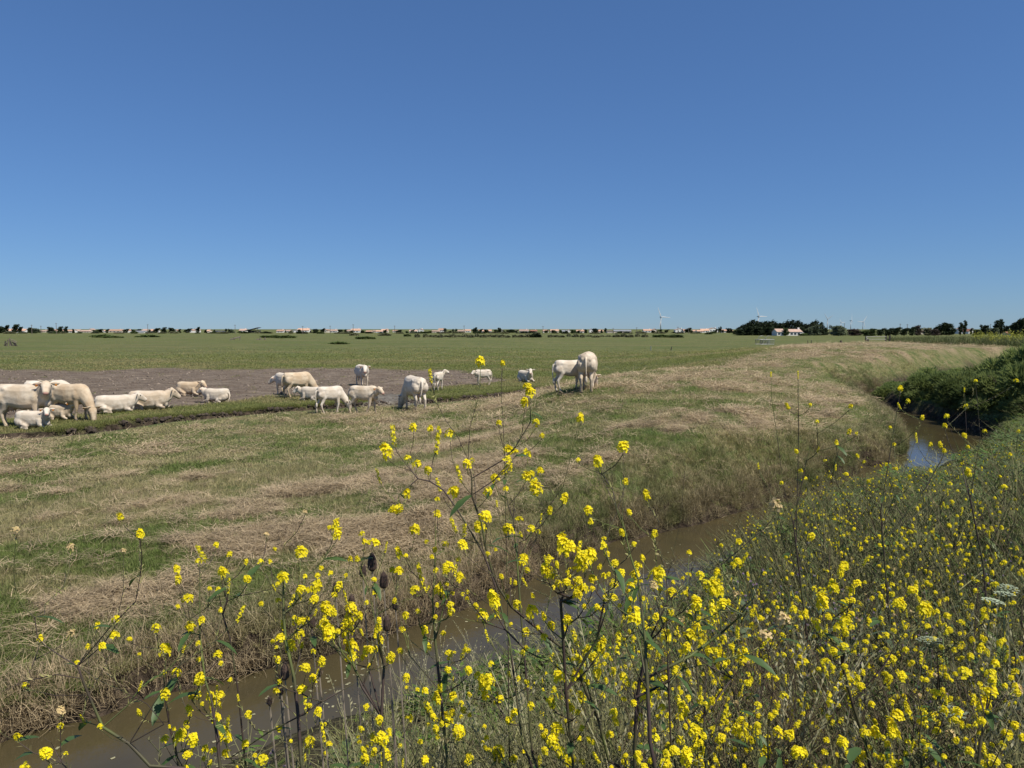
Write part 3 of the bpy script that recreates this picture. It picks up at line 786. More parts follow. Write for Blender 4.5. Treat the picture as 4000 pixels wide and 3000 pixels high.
# unit trees: height 1, unit width about .9; scaled per tree
def lobes_round(seed):
    r = random.Random(seed); L_ = [(0, 0, .55, .30, .30, .32), (0, 0, .22, .33, .33, .22), (.2, .1, .15, .2, .2, .15), (-.2, -.1, .15, .2, .2, .15)]
    for i in range(9):
        a = r.uniform(0, 6.28); q = r.uniform(.15, .34)
        L_.append((q * math.cos(a), q * math.sin(a), r.uniform(.32, .84), r.uniform(.12, .19), r.uniform(.12, .19), r.uniform(.08, .15)))
    return L_
def lobes_cone(seed):
    r = random.Random(seed); L_ = []
    for i in range(13):
        t_ = i / 12; w_ = .30 * (1 - t_) ** .8 + .02; a = r.uniform(0, 6.28)
        L_.append((w_ * .5 * math.cos(a), w_ * .5 * math.sin(a), .08 + t_ * .86, w_, w_, .07))
    for i in range(4): L_.append((r.uniform(-.16, .16), r.uniform(-.16, .16), r.uniform(.6, .86), .05, .05, .10))
    return L_
def lobes_poplar(seed):
    r = random.Random(seed); return [(r.uniform(-.06, .06), r.uniform(-.06, .06), .14 + i * .075, .10 + .07 * math.sin(i / 11 * 3.1), .10 + .07 * math.sin(i / 11 * 3.1), .07) for i in range(12)]
def lobes_wind(seed):
    r = random.Random(seed); L_ = []
    for i in range(8):
        t_ = i / 7; L_.append((-.30 + t_ * .62, r.uniform(-.12, .12), .50 + .30 * t_ + r.uniform(-.06, .06), .17, .17, .10))
    L_.append((0, 0, .5, .3, .25, .2)); L_.append((-.1, 0, .26, .34, .3, .24))
    return L_
def lobes_mound(seed):
    r = random.Random(seed); L_ = [(0, 0, .3, .38, .3, .38)]
    for i in range(8):
        x = r.uniform(-.42, .42); L_.append((x, r.uniform(-.25, .25), r.uniform(.15, .55) * (1 - abs(x)), .16, .16, r.uniform(.18, .34)))
    return L_
KINDS = {'round': (lobes_round, 820, .085), 'cone': (lobes_cone, 560, .075), 'poplar': (lobes_poplar, 420, .07), 'wind': (lobes_wind, 680, .085), 'mound': (lobes_mound, 700, .11)}
_crowns = {}
def crown_mesh(kind, col, var):
    key = (kind, col, var)
    if key not in _crowns:
        f_, n, sz = KINDS[kind]
        v, f = leaf_cloud(f_(var * 7 + hash_(kind)), n if col != 'bare' else n // 2, sz, var + 5, elong=1.6 if col != 'bare' else 3)
        if kind == 'cone':
            for q in range(0, len(v), 3):
                v[q + 2][2] += .03
        _crowns[key] = mk('crown', v, f, M_LEAF[col])
    return _crowns[key]
def hash_(s): return sum(ord(c) * (i + 1) for i, c in enumerate(s)) % 97
_trunks = {}
def trunk_mesh(kind):
    if kind not in _trunks:
        m = MB(); top = {'round': .6, 'cone': .85, 'poplar': .8, 'wind': .6, 'mound': .35}[kind]
        m.tube([(0, 0, -.05), (.01, 0, .15), (.0, .01, top * .6), (.02, 0, top)], [.035, .028, .02, .008], 6)
        r = random.Random(hash_(kind))
        for i in range(5):
            a = r.uniform(0, 6.28); z = r.uniform(.2, top * .8)
            m.tube([(0, 0, z), (.12 * math.cos(a), .12 * math.sin(a), z + .1), (.24 * math.cos(a), .24 * math.sin(a), z + .2)], [.014, .01, .004], 4)
        me_ = m.mesh('trunk', M_BARK)
        _trunks[kind] = me_
    return _trunks[kind]
def tree(label, u, wpx, vtop, D, kind='round', col='dark', group='trees along the horizon', cat='tree', name=None, var=None):
    p = at_far(u, D)
    top = ray(u, vtop); h = EYE + top[2] / top[1] * D - p.z
    wd = size_m(wpx, D) / {'round': .86, 'cone': .60, 'poplar': .34, 'wind': .92, 'mound': 1.0}[kind]
    o = empty(name or {'round': 'tree', 'cone': 'cypress_tree', 'poplar': 'poplar_tree', 'wind': 'wind_bent_tree', 'mound': 'bush'}[kind], p, random.uniform(-.5, .5))
    o.scale = (wd, wd, h * 1.04)
    tag(o, label, cat if kind != 'mound' else 'bush', group)
    c = link('crown', crown_mesh(kind, col, var if var is not None else random.randint(0, 2)), o); c['kind'] = 'stuff'
    link('trunk' if kind != 'mound' else 'stem', trunk_mesh(kind), o)
    return o

# ---- utility poles, also the landmarks that labels count from
POLES = [(125, 1286, 1268), (161, 1300, 1272), (221, 1302, 1261), (578, 1300, 1266), (919, 1300, 1268), (1183, 1304, 1273), (1290, 1303, 1272), (1380, 1302, 1266), (1542, 1310, 1271), (1813, 1302, 1271),
         (2121, 1302, 1273), (2395, 1308, 1281), (2487, 1305, 1278), (2648, 1302, 1276), (2689, 1304, 1281), (3240, 1300, 1268), (3297, 1300, 1263), (3515, 1285, 1264), (3543, 1290, 1266), (3677, 1305, 1272), (3706, 1306, 1262), (3868, 1300, 1265)]
ORD = ['first', 'second', 'third', 'fourth', 'fifth', 'sixth', 'seventh', 'eighth', 'ninth', 'tenth', 'eleventh', 'twelfth', 'thirteenth', 'fourteenth', 'fifteenth', 'sixteenth', 'seventeenth', 'eighteenth', 'nineteenth', 'twentieth', 'twenty-first', 'twenty-second']
pm = None
for i, (u, vb, vt) in enumerate(POLES):
    D = 470 + (i * 37) % 60
    p = at_far(u, D); r = ray(u, vt); h = EYE + r[2] / r[1] * D - p.z
    o = empty('utility_pole', p)
    tag(o, 'thin wooden utility pole on the horizon, %s pole counted from the left' % ORD[i], 'pole', 'utility poles along the horizon')
    m = MB(); m.tube([(0, 0, -.3), (0, 0, h)], [.20, .13], 6); m.build('pole', M_WOOD, o)
    m = MB(); m.box(0, 0, h - .5, 1.6, .14, .14); m.build('crossarm', M_WOOD, o)
def where(u):
    us = [p[0] for p in POLES]
    k = min(range(len(us)), key=lambda i: abs(us[i] - u))
    side = 'right' if u >= us[k] else 'left'
    return k, side
_cnt = {}
def wlabel(desc, u):
    k, side = where(u); key = (desc, k, side); _cnt[key] = _cnt.get(key, 0) + 1
    n = _cnt[key]
    return '%s, %s%s of the %s utility pole' % (desc, (ORD[n - 1] + ' one ') if n > 1 else 'nearest ', side, ORD[k])

# ---- houses of the village row
def gable(w_, d, hw, hr, axis_x=True, ov=.25):
    """returns wall MB, roof MB (two thick slopes)"""
    W = MB(); x, y = w_ / 2, d / 2
    if axis_x:
        vs = [(-x, -y, -.4), (x, -y, -.4), (x, y, -.4), (-x, y, -.4), (-x, -y, hw), (x, -y, hw), (x, y, hw), (-x, y, hw), (-x, 0, hw + hr), (x, 0, hw + hr)]
        W.add(vs, [(3, 2, 1, 0), (0, 1, 5, 4), (2, 3, 7, 6), (1, 2, 6, 9, 5), (3, 0, 4, 8, 7), (4, 5, 9, 8), (6, 7, 8, 9)])
        R_ = MB(); sl = hr / y
        for s in (-1, 1):
            a = [(-x - ov, s * (y + ov), hw - ov * sl + .03), (x + ov, s * (y + ov), hw - ov * sl + .03), (x + ov, 0, hw + hr + .03), (-x - ov, 0, hw + hr + .03)]
            b_ = [(p[0], p[1], p[2] + .16) for p in a]
            R_.add(a + b_, [(0, 1, 2, 3), (7, 6, 5, 4), (0, 4, 5, 1), (1, 5, 6, 2), (2, 6, 7, 3), (3, 7, 4, 0)])
    else:
        W2, R2 = gable(d, w_, hw, hr, True, ov)
        for M_ in (W2, R2): M_.v = [(-p[1], p[0], p[2]) for p in M_.v]
        return W2, R2
    return W, R_
def house(label, u, wpx, D, hpx=17, wall=None, roof=None, gx=True, rz=0.0, chim=True, wins=2, group='low houses of the village on the horizon', name='house', cat='house', rfrac=.42, dm=7.0):
    p = at_far(u, D); w_ = size_m(wpx, D); H = size_m(hpx, D)
    o = empty(name, p, rz); tag(o, label, cat, group)
    W, R_ = gable(w_, dm, H * (1 - rfrac), H * rfrac, gx)
    wl = W.build('wall', wall or M_WHITE, o); rf = R_.build('roof', roof or M_TILE, o)
    # each slope of the roof is one thick slab; ridge closes them
    if chim:
        c = MB(); c.box(w_ * .28, 0, H + .25, .7, .6, 1.1); c.build('chimney', wall or M_WHITE, rf)
    for i in range(wins):
        x = -w_ / 2 + w_ * (i + 1) / (wins + 1)
        f = MB(); f.box(x, -dm / 2 - .02, H * (1 - rfrac) * .52, min(1.3, w_ * .14), .05, H * (1 - rfrac) * .42); wi = f.build('window', M_DARKM, o)
        f = MB(); f.box(x, -dm / 2 - .05, H * (1 - rfrac) * .52, min(1.1, w_ * .12), .03, H * (1 - rfrac) * .34); f.build('pane', M_GLASS, wi)
    return o
OR, PK = M_TILE, M_TILE2
HS = [(69, 74, 15, 'W', OR, 1), (172, 28, 8, 'C', PK, 1), (219, 62, 11, 'C', OR, 1), (274, 42, 10, 'W', OR, 1), (305, 24, 10, 'C', PK, 1), (341, 40, 9, 'C', PK, 1), (360, 14, 14, 'C', PK, 0), (412, 10, 9, 'W', OR, 0), (454, 58, 11, 'C', OR, 1), (502, 14, 12, 'W', OR, 0),
      (571, 20, 12, 'C', PK, 1), (604, 30, 13, 'W', OR, 1), (694, 9, 10, 'W', OR, 0), (747, 22, 13, 'W', OR, 0), (768, 22, 14, 'W', OR, 0), (815, 16, 11, 'C', OR, 1), (952, 26, 13, 'W', PK, 1), (1098, 28, 11, 'W', OR, 1), (1128, 20, 9, 'W', PK, 1), (1157, 36, 10, 'W', PK, 0), (1188, 44, 15, 'W', OR, 1),
      (1272, 24, 13, 'C', OR, 0), (1302, 36, 11, 'W', PK, 1), (1364, 26, 11, 'W', PK, 1), (1392, 34, 15, 'W', OR, 1), (1443, 22, 8, 'C', OR, 1), (1467, 22, 9, 'C', PK, 1), (1484, 26, 9, 'W', OR, 1), (1504, 26, 13, 'C', OR, 1), (1545, 20, 8, 'W', OR, 1),
      (1616, 30, 10, 'W', PK, 1), (1642, 26, 13, 'W', OR, 0), (1703, 30, 9, 'C', PK, 1), (1725, 22, 14, 'W', OR, 1), (1803, 28, 10, 'C', PK, 1), (1828, 22, 11, 'W', OR, 1), (1883, 26, 11, 'W', OR, 1), (1911, 18, 10, 'W', OR, 1), (1963, 12, 11, 'W', OR, 0), (2016, 12, 9, 'W', OR, 0), (2047, 36, 12, 'W', PK, 1), (2085, 26, 9, 'C', M_TILE3, 1),
      (2131, 22, 11, 'W', OR, 1), (2166, 32, 11, 'C', OR, 1), (2204, 22, 10, 'W', M_GREY, 1), (2222, 10, 11, 'W', OR, 0), (2266, 30, 11, 'W', OR, 1), (2309, 16, 14, 'W', PK, 0), (2342, 26, 11, 'C', OR, 1),
      (2528, 32, 12, 'W', OR, 1), (2556, 16, 15, 'C', OR, 0), (2652, 34, 15, 'W', PK, 0), (2680, 26, 13, 'C', OR, 1), (2712, 16, 10, 'W', OR, 1), (2732, 24, 10, 'W', OR, 1), (2751, 32, 14, 'W', OR, 1), (2783, 38, 17, 'W', OR, 0), (2838, 42, 12, 'W', OR, 1)]
for i, (u, wp, hp, wc, rf, gx) in enumerate(HS):
    D = 640 + (i * 53) % 110
    rn = {OR.name: 'orange', PK.name: 'pinkish', M_TILE3.name: 'dark red', M_GREY.name: 'grey'}[rf.name]
    desc = ('%s %s house with %s roof' % ('low wide' if wp > 30 else 'small', 'white' if wc == 'W' else 'cream', rn)) if gx else ('%s house, %s roof, gable end showing' % ('white' if wc == 'W' else 'cream', rn))
    house(wlabel(desc, u), u, wp, D, hp, M_WHITE if wc == 'W' else M_CREAM, rf, bool(gx), wins=(3 if wp > 36 else 2 if wp > 20 else 1), chim=wp > 24, rfrac=.48 if gx else .35)
# sheds
for u, wp, hp, lab, rf, wl in [(545, 50, 9, 'long blue-grey sheet metal shed in the village row', M_GREY, M_WHITE), (857, 38, 8, 'low dark grey shed left of the fifth utility pole', M_DARKM, M_GREY), (2410, 28, 11, 'grey gabled farm shed just right of the twelfth utility pole', M_GREY, M_CREAM), (2441, 44, 11, 'wider grey gabled farm shed left of the thirteenth utility pole', M_GREY, M_CREAM), (2380, 20, 9, 'small brown barn left of the twelfth utility pole', M_WOOD, M_CREAM)]:
    house(lab, u, wp, 600, hp, wl, rf, True, wins=0, chim=False, group='sheds and barns of the village', name='shed', cat='shed')
# big open barn with one sloping roof
p = at_far(988, 560); o = empty('open_barn', p); tag(o, 'dark open barn with a single sloping roof, highest at its right end', 'barn', 'sheds and barns of the village')
m = MB(); m.add([(-5.6, -4, 1.6), (5.2, -4, 4.2), (5.2, 4, 4.2), (-5.6, 4, 1.6), (-5.6, -4, 1.9), (5.2, -4, 4.5), (5.2, 4, 4.5), (-5.6, 4, 1.9)], [(3, 2, 1, 0), (4, 5, 6, 7), (0, 1, 5, 4), (1, 2, 6, 5), (2, 3, 7, 6), (3, 0, 4, 7)]); m.build('roof', M_DARKM, o)
for x in (-5, -2.5, 0, 2.5, 4.9):
    m = MB(); m.box(x, -3.6, (1.6 + (x + 5.6) * .24) / 2 - .2, .22, .22, 1.7 + (x + 5.6) * .24); m.build('post', M_WOODD, o)
m = MB(); m.box(-.2, 3.7, .9, 10.4, .12, 2.4); m.build('back_wall', M_DARKM, o)

# near white farmhouse by the cypress grove
p = at_far(3080, 372); o = empty('farmhouse', p); tag(o, 'long white farmhouse with pale red tiles standing before the dark cypress grove', 'house')
sc_ = 372 / 2800.0
def part_house(x0, x1, y0, hw, hr, nm='wall'):
    W, R_ = gable((x1 - x0), 7.5, hw, hr, True, .2)
    for M_ in (W, R_): M_.v = [(q[0] + (x0 + x1) / 2, q[1] + y0, q[2]) for q in M_.v]
    return W.build(nm, M_WHITE, o), R_.build('roof', M_TILE2, o)
w1, r1 = part_house(-7.3, -2.9, 0, 1.9, 1.5); w2, r2 = part_house(-2.6, 6.2, 1.5, 1.9, 1.3)
m = MB(); m.box(5.6, 1.5, 3.6, .9, .7, 1.2); m.build('chimney', M_WHITE, r2)
m = MB(); m.add([(6.2, -2.3, -.3), (8.0, -2.3, -.3), (8.0, 5, -.3), (6.2, 5, -.3), (6.2, -2.3, 1.9), (8.0, -2.3, .9), (8.0, 5, .9), (6.2, 5, 1.9), (6.2, 1.5, 3.2), (8.0, 1.5, 1.6)], [(3, 2, 1, 0), (0, 1, 5, 4), (1, 2, 6, 9, 5), (2, 3, 7, 6), (4, 5, 9, 8), (8, 9, 6, 7), (3, 0, 4, 8, 7)]); m.build('wing', M_WHITE, o)
for x, y in ((-6.2, -3.77), (-4.4, -3.77), (.8, -2.27), (2.6, -2.27), (4.4, -2.27)):
    f = MB(); f.box(x, y, 1.0, 1.2, .06, 1.0); wi = f.build('window', M_DARKM, o)
    f = MB(); f.box(x, y - .04, 1.0, 1.0, .03, .8); f.build('pane', M_GLASS, wi)
house('cream house with pink roof half hidden in the bare thicket on the right', 3598, 24, 470, 12, M_CREAM, M_TILE2, True)
house('tall narrow white house left of the two poplars at the right', 3743, 20, 520, 20, M_WHITE, M_TILE2, True, rfrac=.25)
house('white house with its gable end showing, right of the two poplars', 3786, 30, 500, 18, M_WHITE, M_TILE3, False, rfrac=.5)
house('low dark red roofed house under the big pine at the right edge', 3945, 40, 400, 12, M_CREAM, M_TILE3, True, rfrac=.7)
house('second dark red roofed house, nearer the right edge', 3974, 34, 380, 14, M_WHITE, M_TILE3, True, rfrac=.7)
house('white gable end at the very right edge of the picture', 3995, 26, 360, 13, M_WHITE, M_TILE3, False, rfrac=.4)

# ---- trees
TR = [(5, 30, 1272, 'round'), (27, 24, 1267, 'wind'), (62, 32, 1262, 'wind'), (80, 22, 1273, 'wind'), (115, 18, 1279, 'round'), (138, 42, 1281, 'round:olive'), (200, 30, 1276, 'round'), (235, 24, 1275, 'round'), (257, 18, 1275, 'round'), (287, 10, 1284, 'round'), (388, 28, 1285, 'round'), (420, 14, 1283, 'wind'), (372, 22, 1288, 'round:green'),
      (493, 24, 1283, 'wind'), (521, 18, 1286, 'round:green'), (541, 24, 1284, 'wind'), (583, 14, 1288, 'round'), (612, 30, 1279, 'wind'), (640, 24, 1278, 'round'), (672, 28, 1279, 'round'), (700, 16, 1285, 'round'), (735, 30, 1281, 'wind'), (775, 18, 1275, 'wind'), (803, 12, 1287, 'round'), (838, 12, 1287, 'cone'), (883, 8, 1285, 'poplar'), (902, 28, 1284, 'round:olive'), (937, 18, 1290, 'mound:green'),
      (1040, 20, 1294, 'round'), (1115, 9, 1292, 'cone'), (1138, 12, 1290, 'round:green'), (1170, 16, 1285, 'round'), (1213, 9, 1291, 'cone'), (1233, 26, 1283, 'round'), (1262, 22, 1281, 'wind'), (1330, 24, 1286, 'round'), (1350, 18, 1286, 'cone'), (1372, 22, 1291, 'round:green'), (1416, 18, 1289, 'round'), (1505, 18, 1286, 'wind'), (1558, 30, 1288, 'round'), (1590, 14, 1293, 'round:green'),
      (1612, 18, 1286, 'wind'), (1675, 30, 1293, 'round:green'), (1738, 13, 1283, 'poplar:olive'), (1757, 18, 1292, 'round'), (1770, 9, 1286, 'poplar:olive'), (1782, 9, 1285, 'poplar:olive'), (1855, 22, 1278, 'round'), (1862, 18, 1285, 'round:olive'), (1878, 16, 1283, 'wind'), (1900, 24, 1286, 'round'), (1938, 20, 1286, 'round:green'), (1952, 18, 1279, 'round'), (1968, 14, 1289, 'round:green'), (1985, 20, 1288, 'round'), (2000, 28, 1285, 'round'), (2018, 14, 1288, 'wind'), (2080, 34, 1292, 'round'),
      (2135, 20, 1287, 'wind'), (2163, 22, 1288, 'round'), (2190, 14, 1289, 'round:green'), (2213, 14, 1291, 'round'), (2240, 26, 1287, 'round:green'), (2260, 16, 1289, 'wind'), (2288, 14, 1284, 'round'), (2325, 28, 1281, 'round'), (2350, 12, 1287, 'cone'), (2365, 9, 1283, 'poplar'), (2425, 14, 1294, 'round'), (2495, 24, 1293, 'round:green'), (2552, 20, 1291, 'round'), (2577, 24, 1286, 'round:green'), (2604, 20, 1286, 'wind'), (2632, 16, 1295, 'cone'), (2688, 30, 1280, 'round'), (2702, 18, 1292, 'round:green'),
      (2797, 14, 1284, 'wind'), (2808, 7, 1280, 'poplar'), (2815, 7, 1277, 'poplar'), (2823, 9, 1289, 'poplar'), (2850, 30, 1281, 'round'), (2868, 14, 1290, 'round')]
nm_ = {'round': 'round-crowned tree', 'wind': 'ragged wind-bent tree', 'cone': 'pointed conifer', 'poplar': 'slim poplar', 'mound': 'low bush'}
cn_ = {'dark': 'dark', 'olive': 'grey-green', 'green': 'green', 'bare': 'bare brown'}
for i, (u, wp, vt, kk) in enumerate(TR):
    kd, co = (kk.split(':') + ['dark'])[:2]
    tree(wlabel('%s %s by the village' % (cn_[co], nm_[kd]), u), u, wp * 1.05, vt, 560 + (i * 41) % 70, kd, co)
GR = [(2886, 26, 1276), (2903, 34, 1266), (2918, 34, 1258), (2935, 38, 1246), (2952, 34, 1252), (2966, 30, 1254), (2985, 34, 1252), (3003, 30, 1253), (3018, 26, 1249), (3032, 30, 1258), (3046, 28, 1260), (3060, 28, 1258), (3076, 30, 1250), (3094, 32, 1247), (3112, 30, 1248), (3128, 26, 1256), (3142, 26, 1262), (3158, 26, 1264), (3172, 24, 1254), (3186, 22, 1248), (3207, 22, 1256), (3224, 18, 1278)]
for i, (u, wp, vt) in enumerate(GR):
    tree('dark cypress in the grove beside the white farmhouse, %s trunk from the grove\'s left end' % ORD[i], u, wp * 1.5, vt, 385 + (i * 13) % 18, 'cone', 'dark', 'cypresses of the dark grove')
for i, (u, wp, vt) in enumerate([(2893, 40, 1283), (2925, 50, 1275), (2965, 50, 1275), (3005, 50, 1276), (3030, 44, 1278), (3150, 40, 1282)]):
    tree('dense dark evergreen filling the foot of the cypress grove, %s from its left end' % ORD[i], u, wp, vt, 380, 'round', 'dark', 'evergreens at the foot of the grove')
FT = [(3070, 26, 1278, 368, 'round:green', 'small loose green tree in front of the white farmhouse'), (3180, 60, 1267, 375, 'round:olive', 'pale grey-green tree at the right end of the cypress grove'), (3140, 36, 1296, 366, 'mound:bramble', 'low green bush at the right gable of the farmhouse'),
      (3205, 40, 1285, 380, 'round:dark', 'dark bushy tree left of the big grey-green tree'), (3275, 70, 1270, 350, 'round:olive', 'large pale grey-green tree right of the cypress grove'), (3338, 62, 1283, 360, 'round:bare', 'brown bare thicket right of the large grey-green tree'), (3395, 64, 1283, 340, 'round:green', 'round green bush right of the brown thicket'),
      (3440, 40, 1280, 360, 'wind:dark', 'dark wind-bent evergreen, leftmost of the row before the gate'), (3470, 40, 1279, 362, 'wind:dark', 'dark wind-bent evergreen, second of the row behind the gate'), (3500, 44, 1275, 360, 'wind:dark', 'dark wind-bent evergreen, third of the row behind the gate'), (3532, 40, 1278, 364, 'wind:dark', 'dark wind-bent evergreen, fourth of the row behind the gate'), (3562, 34, 1272, 362, 'wind:dark', 'dark wind-bent evergreen, rightmost of the row behind the gate'),
      (3585, 30, 1268, 370, 'round:bare', 'grey leafless tree above the wind-bent evergreens'), (3625, 46, 1277, 372, 'round:shrub', 'dull green bush left of the big round evergreen'), (3652, 36, 1284, 365, 'round:bare', 'brown leafless bush at the left foot of the big round evergreen'), (3676, 50, 1259, 380, 'round:dark', 'big dark evergreen, left half of the broad round clump'), (3706, 50, 1259, 380, 'round:dark', 'big dark evergreen, right half of the broad round clump'),
      (3752, 16, 1263, 400, 'poplar:dark', 'shorter poplar of the pair beside the white houses'), (3768, 14, 1255, 400, 'poplar:dark', 'taller poplar of the pair beside the white houses'), (3793, 14, 1279, 420, 'wind:dark', 'small umbrella pine in front of the white gable'), (3818, 40, 1285, 400, 'round:green', 'low green thicket right of the white gable'),
      (3845, 40, 1268, 410, 'round:dark', 'domed dark pine left of the tall poplar group'), (3893, 20, 1254, 410, 'poplar:dark', 'left poplar of the tall dense group at the right'), (3907, 22, 1250, 412, 'poplar:dark', 'right poplar of the tall dense group at the right'), (3930, 30, 1270, 408, 'round:dark', 'round dark tree right of the tall poplar group'), (3880, 50, 1279, 395, 'round:olive', 'grey-green bushes under the tall poplar group'),
      (3975, 50, 1236, 330, 'wind:dark', 'large dark pine at the right edge of the picture'), (4005, 50, 1228, 330, 'round:dark', 'dark pine cut by the right edge of the picture'), (3960, 30, 1262, 335, 'wind:dark', 'low spreading limb-like pine left of the large edge pine')]
for u, wp, vt, D, kk, lab in FT:
    kd, co = kk.split(':'); tree(lab, u, wp, vt, D, kd, co, None)
# shrub belt across the middle of the marsh
r_ = random.Random(4)
SB = [1630, 1662, 1682, 1701, 1722, 1745, 1768, 1790, 1815, 1838, 1862, 1888, 1912, 1936, 1960, 1985, 2010, 2036, 2062, 2150, 2172, 2196, 2222, 2248, 2275, 2300, 2328, 2350, 2376, 2410, 2436, 2462, 2490, 2518]
for i, u in enumerate(SB):
    big = r_.random()
    tree('grey-green shrub in the belt across the marsh, %s counted from the belt\'s left end' % (ORD[i] if i < 22 else ['twenty-third', 'twenty-fourth', 'twenty-fifth', 'twenty-sixth', 'twenty-seventh', 'twenty-eighth', 'twenty-ninth', 'thirtieth', 'thirty-first', 'thirty-second', 'thirty-third', 'thirty-fourth'][i - 22]), u, 18 + 16 * big, 1296 + 10 * r_.random(), 286 + 26 * r_.random(), 'mound', 'shrub', 'shrubs of the belt across the marsh', name='shrub')
for u, wp, vt, vb, co, lab in [(2095, 50, 1293, 1318, 'dark', 'large dark bush in the belt below the eleventh utility pole'), (2580, 60, 1301, 1319, 'bramble', 'left half of the dark green bramble clump below the nearest turbine'), (2640, 70, 1300, 1319, 'green', 'right half of the dark green bramble clump below the nearest turbine'), (2767, 28, 1293, 1306, 'green', 'rounded green bush beside the orange-roofed houses right of centre'),
                               (400, 90, 1301, 1318, 'bramble', 'long low bramble mound in the left part of the marsh'), (440, 70, 1309, 1319, 'bramble', 'flat right tail of the long bramble mound at the left'), (575, 80, 1302, 1316, 'bramble', 'bramble mound below the fourth utility pole'), (1065, 90, 1305, 1319, 'bramble', 'left part of the wide bramble mound right of the barn'), (1115, 90, 1305, 1320, 'bramble', 'right part of the wide bramble mound right of the barn'),
                               (1382, 34, 1296, 1311, 'shrub', 'grey-green shrub under the eighth utility pole'), (1425, 70, 1309, 1325, 'bramble', 'dark bramble mound below the eighth utility pole'), (1505, 56, 1298, 1311, 'shrub', 'grey-green shrub left of the ninth utility pole'), (1320, 90, 1330, 1346, 'bramble', 'faint low bramble patch in the middle of the field'), (1590, 26, 1300, 1314, 'green', 'small green shrub right of the ninth utility pole'), (218, 22, 1292, 1303, 'green', 'small dark bush at the foot of the third utility pole')]:
    D = EYE * 2800 / (vb - 1285.0); tree(lab, u, wp, vt, D, 'mound', co, None)

for i in range(46):
    u = 20 + i * 61 + r_.uniform(-22, 22); co = r_.choice(['green', 'olive', 'dark', 'shrub'])
    tree(wlabel('%s hedge bush before the village' % cn_.get(co, 'dull green'), u), u, r_.uniform(22, 52), r_.uniform(1290, 1296), 520 + r_.uniform(0, 30), 'mound', co, 'bushes before the village', name='bush')

# ---- wind turbines
def turbine(label, u, vh, hubD, blade_px, blades, yaw=0.0):
    D = hubD; x = (u - 2000) / 2800.0 * D; r = ray(u, vh); hz = EYE + r[2] / r[1] * D; bl = size_m(blade_px, D)
    o = empty('wind_turbine', (x, D, 0), yaw); tag(o, label, 'wind turbine', 'wind turbines on the horizon')
    m = MB(); m.tube([(0, 0, -2), (0, 0, hz * .5), (0, 0, hz - 1)], [hz * .045, hz * .036, hz * .024], 12); m.build('tower', M_TURB, o, True)
    s_ = bl / 45.
    m = MB(); m.box(0, 2.5 * s_, hz + .5 * s_, 4 * s_, 11 * s_, 4 * s_); m.build('nacelle', M_TURB, o)
    m = MB(); m.ball((0, -5 * s_, hz + .3 * s_), (2.4 * s_, 3.0 * s_, 2.4 * s_)); m.build('hub', M_TURB, o, True)
    for a in blades:
        a = rad(a); m = MB(); d = Vector((math.cos(a), 0, math.sin(a))); n_ = Vector((-math.sin(a), 0, math.cos(a)))
        c0 = Vector((0, -5 * s_, hz + .3 * s_))
        pr = [(0, 1.3, 1.2), (.08, 1.5, 1.1), (.2, 2.7, .8), (.5, 1.9, .5), (.8, 1.2, .3), (1.0, .5, .15)]
        vs = []
        for t_, w_, th in pr:
            c = c0 + d * (bl * t_)
            vs += [c + n_ * (w_ * s_ * 1.3), c + Vector((0, -th * s_, 0)), c - n_ * (w_ * s_ * .6), c + Vector((0, th * s_, 0))]
        m.add(vs, [(i * 4 + k, i * 4 + (k + 1) % 4, i * 4 + 4 + (k + 1) % 4, i * 4 + 4 + k) for i in range(5) for k in range(4)] + [(3, 2, 1, 0), (20, 21, 22, 23)])
        m.build('blade', M_TURB, o)
turbine('white wind turbine standing alone left of the cypress grove', 2579, 1239, 4200, 40, (112, -3, 258), .25)
turbine('wind turbine rising from behind the cypress grove', 2959, 1237, 4300, 40, (113, 0, 246), .4)
turbine('leftmost wind turbine of the four right of the grove', 3228, 1247, 5000, 25, (120, 38, 262), -.2)
turbine('lower distant wind turbine, second of the four right of the grove', 3281, 1261, 5600, 20, (122, 8, 240), .3)
turbine('wind turbine with one blade straight up, third of the four right of the grove', 3319, 1253, 5100, 28, (88, 210, 325), .9)
turbine('rightmost wind turbine of the four right of the grove', 3366, 1257, 5200, 27, (55, 178, 290), .2)

# ---- things standing in the field
def postset(label, u, v, hpx, wpx, m_, name='fence_post', lean=0.0, cat='post', group=None):
    p = G(u, v); D = p.y; o = empty(name, p); tag(o, label, cat, group)
    h = size_m(hpx, D); w_ = max(size_m(wpx, D), .05)
    m = MB(); m.tube([(0, 0, -.3), (lean * h * .5, 0, h * .5), (lean * h, 0, h)], [w_ * .5, w_ * .48, w_ * .42], 7); m.build('post', m_, o)
    return o, h
postset('thin white fence post alone in the field left of the feeder', 2542, 1369, 17, 3, M_GALV)
postset('dark leaning post with a crook, second post left of the feeder', 2620, 1368, 14, 4, M_WOODD, lean=.3)
postset('left dark stub of the pair right of the hay feeder', 3156, 1344, 14, 3, M_WOODD, lean=-.1)
postset('right dark stub of the pair right of the hay feeder', 3169, 1343, 14, 3, M_WOODD)
postset('short dark stump on the levee left of the gate', 3285, 1338, 8, 10, M_WOODD, name='stump', cat='stump')
